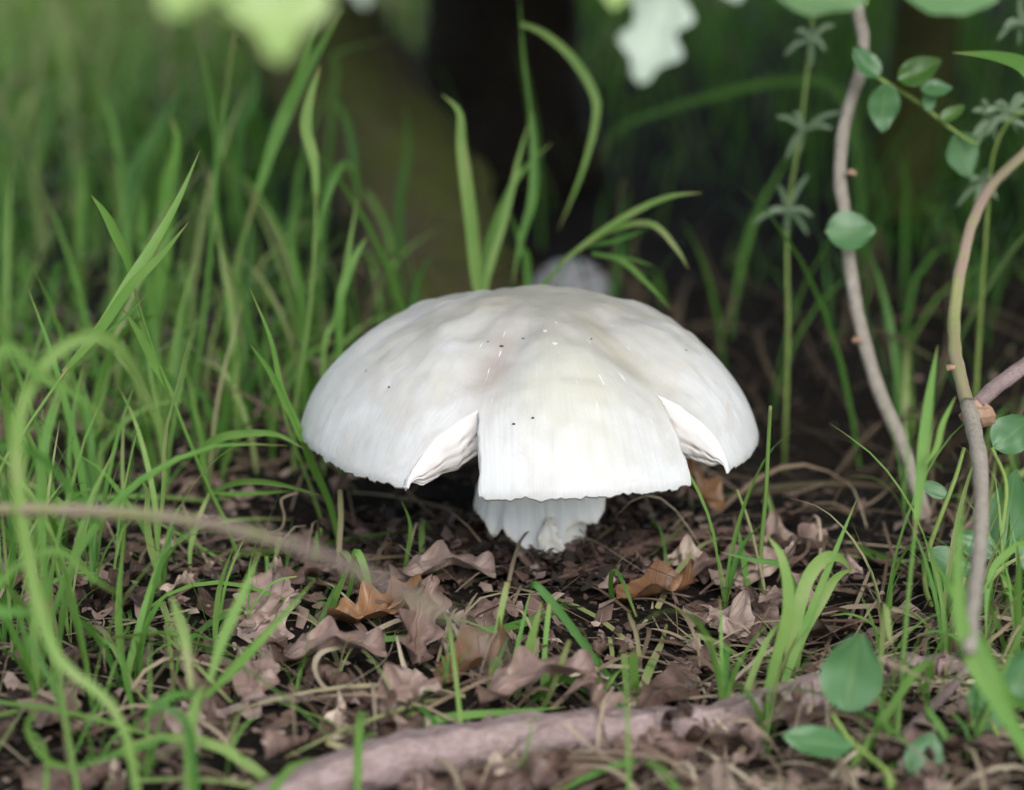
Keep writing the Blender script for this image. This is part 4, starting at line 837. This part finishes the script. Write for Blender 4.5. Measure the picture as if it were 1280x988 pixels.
# random twigs
tw = []
for k in range(5):
    ln = rb.uniform(.03, .06); L = spline([(-ln/2, 0, 0), (-ln/6, rb.uniform(-.004, .004), .002), (ln/6, rb.uniform(-.004, .004), .002), (ln/2, rb.uniform(-.006, .006), 0)], 12)
    tw.append(tube_mesh('litter_twig', L, np.linspace(rb.uniform(.0007, .0013), .0005, 12), M['twig'], 6, .3, .5, k))
for k in range(70):
    px, py = rb.uniform(0, 1280), rb.uniform(600, 985); p = G(px, py); o = link('litter_twig', tw[k % 5]); o.location = (p.x, p.y, p.z+.003); o.rotation_euler = (0, rb.gauss(0, .12), rb.uniform(0, 6.28)); sc_ = rb.uniform(.5, 1.1); o.scale = (sc_,)*3
    tag(o, '%s thin brown twig lying near %s' % ('tiny' if sc_ < .7 else 'short' if sc_ < .9 else 'longer', near(p)), 'twig', 'short twigs in the litter')

# ------------------------------------------------------------ crumbs, leaf scraps and dry grass nobody could count
def scatter_scraps(name, n, label, size, mat, xr, yr, seed, lift=(.0, .005), thick=False, mound=False):
    g = np.random.default_rng(seed)
    x = g.uniform(*xr, n); y = g.uniform(*yr, n)
    if mound: x = STEM[0]+g.normal(-.012, .034, n); y = STEM[1]+g.normal(-.004, .022, n)
    if not mound and name == 'leaf_litter':
        kp = ~((x > -.10) & (y > .055+.03*np.sin(x*20)) & (g.uniform(0, 1, n) < .9)); x, y = x[kp], y[kp]; n = len(x)
    z = h(x, y)+g.uniform(*lift, n)+.002
    c = np.stack([x, y, z], 1); s = g.uniform(*size, n)[:, None]*g.uniform(.5, 1.2, (n, 1))
    a = g.uniform(0, 6.28, n); tx = g.normal(0, .35, n); ty = g.normal(0, .35, n)
    xv = np.stack([np.cos(a), np.sin(a), tx], 1); yv = np.stack([-np.sin(a), np.cos(a), ty], 1); zv = np.cross(xv, yv)
    asp = g.uniform(.35, .9, (n, 1)); base = [(-1, -.5), (-.2, -1), (.8, -.7), (1, .3), (.3, .9), (-.7, .8)]
    pts = [c+zv*s*g.uniform(.0, .25, (n, 1))]
    for (u, v) in base: pts.append(c+xv*s*(u*g.uniform(.6, 1.15, (n, 1)))+yv*s*asp*(v*g.uniform(.6, 1.15, (n, 1)))+zv*s*g.uniform(-.25, .4, (n, 1)))
    V = np.stack(pts, 1).reshape(-1, 3); ids = np.arange(n)[:, None]*7
    F = np.concatenate([ids+np.array([[0, 1, 2, 3]]), ids+np.array([[0, 3, 4, 5]]), ids+np.array([[0, 5, 6, 1]])])
    uv = np.tile(np.array([(.5, .5), (0, .3), (.4, 0), (.9, .1), (1, .6), (.6, 1), (.1, .9)]), (n, 1))
    o = link(name, mesh_np(name, V, F, mat, uv, np.repeat(g.uniform(0, 1, n)**1.5*.78, 7))); tag(o, label, 'litter', None, 'stuff')
scatter_scraps('leaf_litter', 14000, 'crumbled brown leaf scraps covering the woodland floor', (.0013, .0052), M['dead_leaf'], (-.5, .5), (-.36, .42), 21)
scatter_scraps('soil_crumbs', 9000, 'dark soil crumbs between the leaf scraps', (.0006, .0022), M['crumb'], (-.42, .42), (-.34, .3), 22, (.0, .003))
scatter_scraps('soil_clump', 1600, 'dark crumbly soil heaped round the foot of the mushroom stem', (.001, .004), M['crumb'], None or (0, 1), (0, 1), 23, (.0, .004), mound=True)
scatter_scraps('mound_scraps', 700, 'brown leaf scraps on the soil heap at the mushroom foot', (.002, .006), M['dead_leaf'], (0, 1), (0, 1), 25, (.0, .003), mound=True)
def strands(name, n, label, mat, xr, yr, ln, wd, seed, flat=True, tone=(.1, .9), dens=None, cat='dry grass', lift=.010):
    g = np.random.default_rng(seed); K = 7
    x = g.uniform(*xr, n); y = g.uniform(*yr, n)
    if dens is not None:
        keep = g.uniform(0, 1, n) < dens(x, y); x, y = x[keep], y[keep]; n = len(x)
    a = g.uniform(0, 6.28, n); l = g.uniform(*ln, n); cv = g.normal(0, .6, n); s = np.linspace(0, 1, K)
    ang = a[:, None]+cv[:, None]*s[None]*1.2
    dx = np.cumsum(np.cos(ang), 1)/K*l[:, None]; dy = np.cumsum(np.sin(ang), 1)/K*l[:, None]
    X = x[:, None]+dx; Yy = y[:, None]+dy
    Z = h(X, Yy)+.003+np.abs(g.normal(0, lift, n))[:, None]*np.sin(np.pi*np.clip(s*g.uniform(.6, 1.3, n)[:, None], 0, 1))
    Cn = np.stack([X, Yy, Z], -1); wdt = g.uniform(*wd, n)[:, None]*(1-.7*s[None]**3)
    sd_ = np.stack([-np.sin(ang), np.cos(ang), g.normal(0, .5, n)[:, None]+0*ang], -1)
    A, B = Cn-sd_*wdt[..., None]*.5, Cn+sd_*wdt[..., None]*.5
    V = np.stack([A, B], 2).reshape(-1, 3); ids = (np.arange(n)[:, None]*K+np.arange(K-1)[None]).reshape(-1, 1)*2
    F = ids+np.array([[0, 1, 3, 2]]); uv = np.tile(np.stack([np.tile([0., 1.], K), np.repeat(s, 2)], 1), (n, 1))
    o = link(name, mesh_np(name, V, F, mat, uv, np.repeat(g.uniform(*tone, n), 2*K))); tag(o, label, cat, None, 'stuff')
strands('dry_grass', 1500, 'thin dry grass strands tangled over the litter', M['straw'], (-.42, .42), (-.34, .3), (.02, .09), (.0004, .0017), 31, dens=lambda x, y: np.where((y > .05) & (x > -.08), .12, 1.0))
strands('dry_grass', 520, 'dense dry grass mat at the lower right', M['straw'], (.05, .36), (-.27, -.08), (.02, .08), (.0005, .0019), 33, lift=.006, tone=(.4, 1))
strands('fallen_grass', 170, 'limp green and yellowing grass blades lying loose on the litter', M['grass'], (-.4, .4), (-.3, .04), (.05, .13), (.0013, .003), 36, tone=(.45, .98), cat='grass', lift=.012)
strands('dead_grass', 240, 'dead grass toned darker for the shade behind the mushroom', M['straw'], (-.1, .5), (.05, .45), (.04, .14), (.0008, .003), 32, tone=(0, .2), lift=.03)  # tones lowered to paint the deep shade behind the cap

def grass_field(name, n, label, xr, yr, dens, hl, wd, tone, seed, bend=(.15, .8), K=7):
    g = np.random.default_rng(seed); x = g.uniform(*xr, n); y = g.uniform(*yr, n)
    cl = np.sin(x*31+np.sin(y*23)*2)*np.sin(y*29+np.sin(x*19)*2)
    keep = g.uniform(0, 1, n) < dens(x, y)*(.55+.45*cl); x, y = x[keep], y[keep]; n = len(x)
    l = g.uniform(*hl, n)*g.uniform(.6, 1.1, n); a = g.uniform(0, 6.28, n); bd = g.uniform(*bend, n)*g.choice([1, 1, 1.7], n); s = np.linspace(0, 1, K)
    th = (bd[:, None]*1.6)*s[None]**1.5+g.uniform(0, .28, n)[:, None]
    droop = np.where(g.uniform(0, 1, n) < .3, 1.0, 0.)[:, None]*np.clip((s[None]-.55)/.45, 0, 1)*1.6
    th = th+droop
    hr = np.cumsum(np.sin(th), 1)/K*l[:, None]; vz = np.cumsum(np.cos(th), 1)/K*l[:, None]
    hr -= hr[:, :1]; vz -= vz[:, :1]
    X = x[:, None]+hr*np.cos(a)[:, None]; Yy = y[:, None]+hr*np.sin(a)[:, None]; Z = h(x, y)[:, None]-.004+vz
    roll = g.uniform(0, 6.28, n); tw_ = g.normal(0, .6, n)
    ra = roll[:, None]+tw_[:, None]*s[None]
    sv = np.stack([np.cos(ra), np.sin(ra), 0*ra], -1)
    # blades face roughly across their bend
    ab = np.stack([-np.sin(a), np.cos(a), 0*a], -1)[:, None, :]; sv = .45*sv+.75*ab; sv /= np.linalg.norm(sv, axis=-1, keepdims=True)
    wv = g.uniform(*wd, n)[:, None]*(.55+.45*np.minimum(1, s/.3))[None]*(1-.97*np.clip((s-.45)/.55, 0, 1)**1.6)[None]
    Cn = np.stack([X, Yy, Z], -1); V = np.stack([Cn-sv*wv[..., None]*.5, Cn+sv*wv[..., None]*.5], 2).reshape(-1, 3)
    ids = (np.arange(n)[:, None]*K+np.arange(K-1)[None]).reshape(-1, 1)*2; F = ids+np.array([[0, 1, 3, 2]])
    uv = np.tile(np.stack([np.tile([0., 1.], K), np.repeat(s, 2)], 1), (n, 1))
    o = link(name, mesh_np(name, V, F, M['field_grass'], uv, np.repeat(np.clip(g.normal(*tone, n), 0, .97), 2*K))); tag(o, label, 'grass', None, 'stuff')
sg = lambda v, c, w_: 1/(1+np.exp(-(v-c)/w_))
left_edge = lambda x, y: -.095-.28*np.clip(.12-y, 0, .5)+.0*y
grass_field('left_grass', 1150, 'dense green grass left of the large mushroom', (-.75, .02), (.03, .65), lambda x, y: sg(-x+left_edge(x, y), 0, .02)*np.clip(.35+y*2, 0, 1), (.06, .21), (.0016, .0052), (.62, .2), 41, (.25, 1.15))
grass_field('left_grass_beyond', 1500, 'tall shadow-toned grass beyond the left grass', (-1.3, -.12), (.6, .95), lambda x, y: sg(-x-.17, .0, .05), (.10, .22), (.0025, .007), (.44, .2), 42, (.2, 1.0))  # low tone paints shadow onto these blades
grass_field('open_grass', 2600, 'grass toned light as if sunlit behind the tall shadow-toned grass', (-1.5, -.12), (.95, 1.45), lambda x, y: sg(-x-.22, .0, .05), (.10, .26), (.0025, .008), (.76, .12), 46, (.2, 1.0))  # raised tone paints open daylight onto this band
grass_field('sun_toned_grass', 30000, 'sunlit-toned green grass in the open beyond the hedge', (-4.5, 1.0), (1.4, 6.0), lambda x, y: sg(-x-.12*y, -.1, .1)*1.0, (.12, .34), (.004, .011), (.82, .10), 43)  # brightest tone, sunlight painted into the blade colour
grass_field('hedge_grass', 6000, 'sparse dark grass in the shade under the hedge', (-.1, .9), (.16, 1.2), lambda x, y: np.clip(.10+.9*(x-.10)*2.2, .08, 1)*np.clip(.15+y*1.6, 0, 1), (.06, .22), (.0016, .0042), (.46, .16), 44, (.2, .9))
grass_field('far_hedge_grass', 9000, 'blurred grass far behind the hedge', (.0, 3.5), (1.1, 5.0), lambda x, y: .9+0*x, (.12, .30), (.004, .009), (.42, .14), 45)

# ------------------------------------------------------------ random tufts, each a thing with its own blades
protos = []
for k in range(10):
    e = empty('grass_tuft', (0, 0, 0), 'x', 'grass'); nb_ = rb.randint(3, 6)
    for i in range(nb_):
        a = rb.uniform(0, 6.28); ln = rb.uniform(.04, .13); bd = rb.uniform(.3, 2.2); hx, hz, pts = 0, 0, []
        for j in range(6):
            s = j/5; pts.append((math.cos(a)*hx+rb.uniform(-.001, .001), math.sin(a)*hx, hz-.004)); th = .12+bd*s**1.3; hx += math.sin(th)*ln/5; hz += math.cos(th)*ln/5
        V, F, uv, T = ribbon(spline(pts, 12), blade_w(12, rb.uniform(.0015, .0034), rb.random() < .15), (-math.cos(a)*.7+rb.uniform(-.3, .3), -math.sin(a)*.7, .7), rb.uniform(-.4, .4), rb.uniform(-.8, .8), .14, rb.uniform(.42, .8))
        link('blade', mesh_np('blade', V, F, M['grass'], uv, T), e)
    protos.append(e)
def copy_tree(o, loc, rz, sc, label, group):
    c = o.copy(); C.objects.link(c); c.location = loc; c.rotation_euler = (0, 0, rz); c.scale = (sc,)*3; tag(c, label, 'grass', group)
    for ch in o.children: d = ch.copy(); C.objects.link(d); d.parent = c
    return c
def strew(n, region, label, group, sc):
    k = 0; tries = 0
    while k < n and tries < 9000:
        tries += 1; px, py = rb.uniform(-30, 1310), rb.uniform(430, 985)
        if not region(px, py): continue
        p = G(px, py); pr_ = protos[rb.randrange(10)]; sc_ = rb.uniform(*sc); f_ = (sc_-sc[0])/(sc[1]-sc[0]); nbl = {3: 'three', 4: 'four', 5: 'five', 6: 'six'}[len(pr_.children)]
        copy_tree(pr_, (p.x, p.y, float(h(p.x, p.y))), rb.uniform(0, 6.28), sc_, '%s %s, %s blades, near %s' % ('low' if f_ < .33 else 'middling' if f_ < .67 else 'tall', label, nbl, near(p)), group); k += 1
strew(60, lambda x, y: x < 370-(y-560)*.9 and 430 < y < 760 or (x < 130 and y < 900 and rb.random() < .5), 'grass tuft', 'grass tufts of the left grass', (.7, 1.3))
strew(16, lambda x, y: x < 400 and y > 700, 'grass tuft on leaf litter', 'grass tufts on the left litter', (.35, .7))
strew(26, lambda x, y: x > 900 and y > 700 and (x > 1100 or rb.random() < .4), 'grass tuft on dry litter', 'grass tufts on the right litter', (.4, .9))
strew(9, lambda x, y: x > 1090 and 540 < y < 700, 'shaded grass tuft', 'grass tufts in the right shade', (.4, .8))
strew(6, lambda x, y: 420 < x < 900 and 800 < y, 'tiny grass tuft', 'tiny grass tufts before the mushroom', (.25, .4))
for e in protos:
    for ch in list(e.children): bpy.data.objects.remove(ch)
    bpy.data.objects.remove(e)
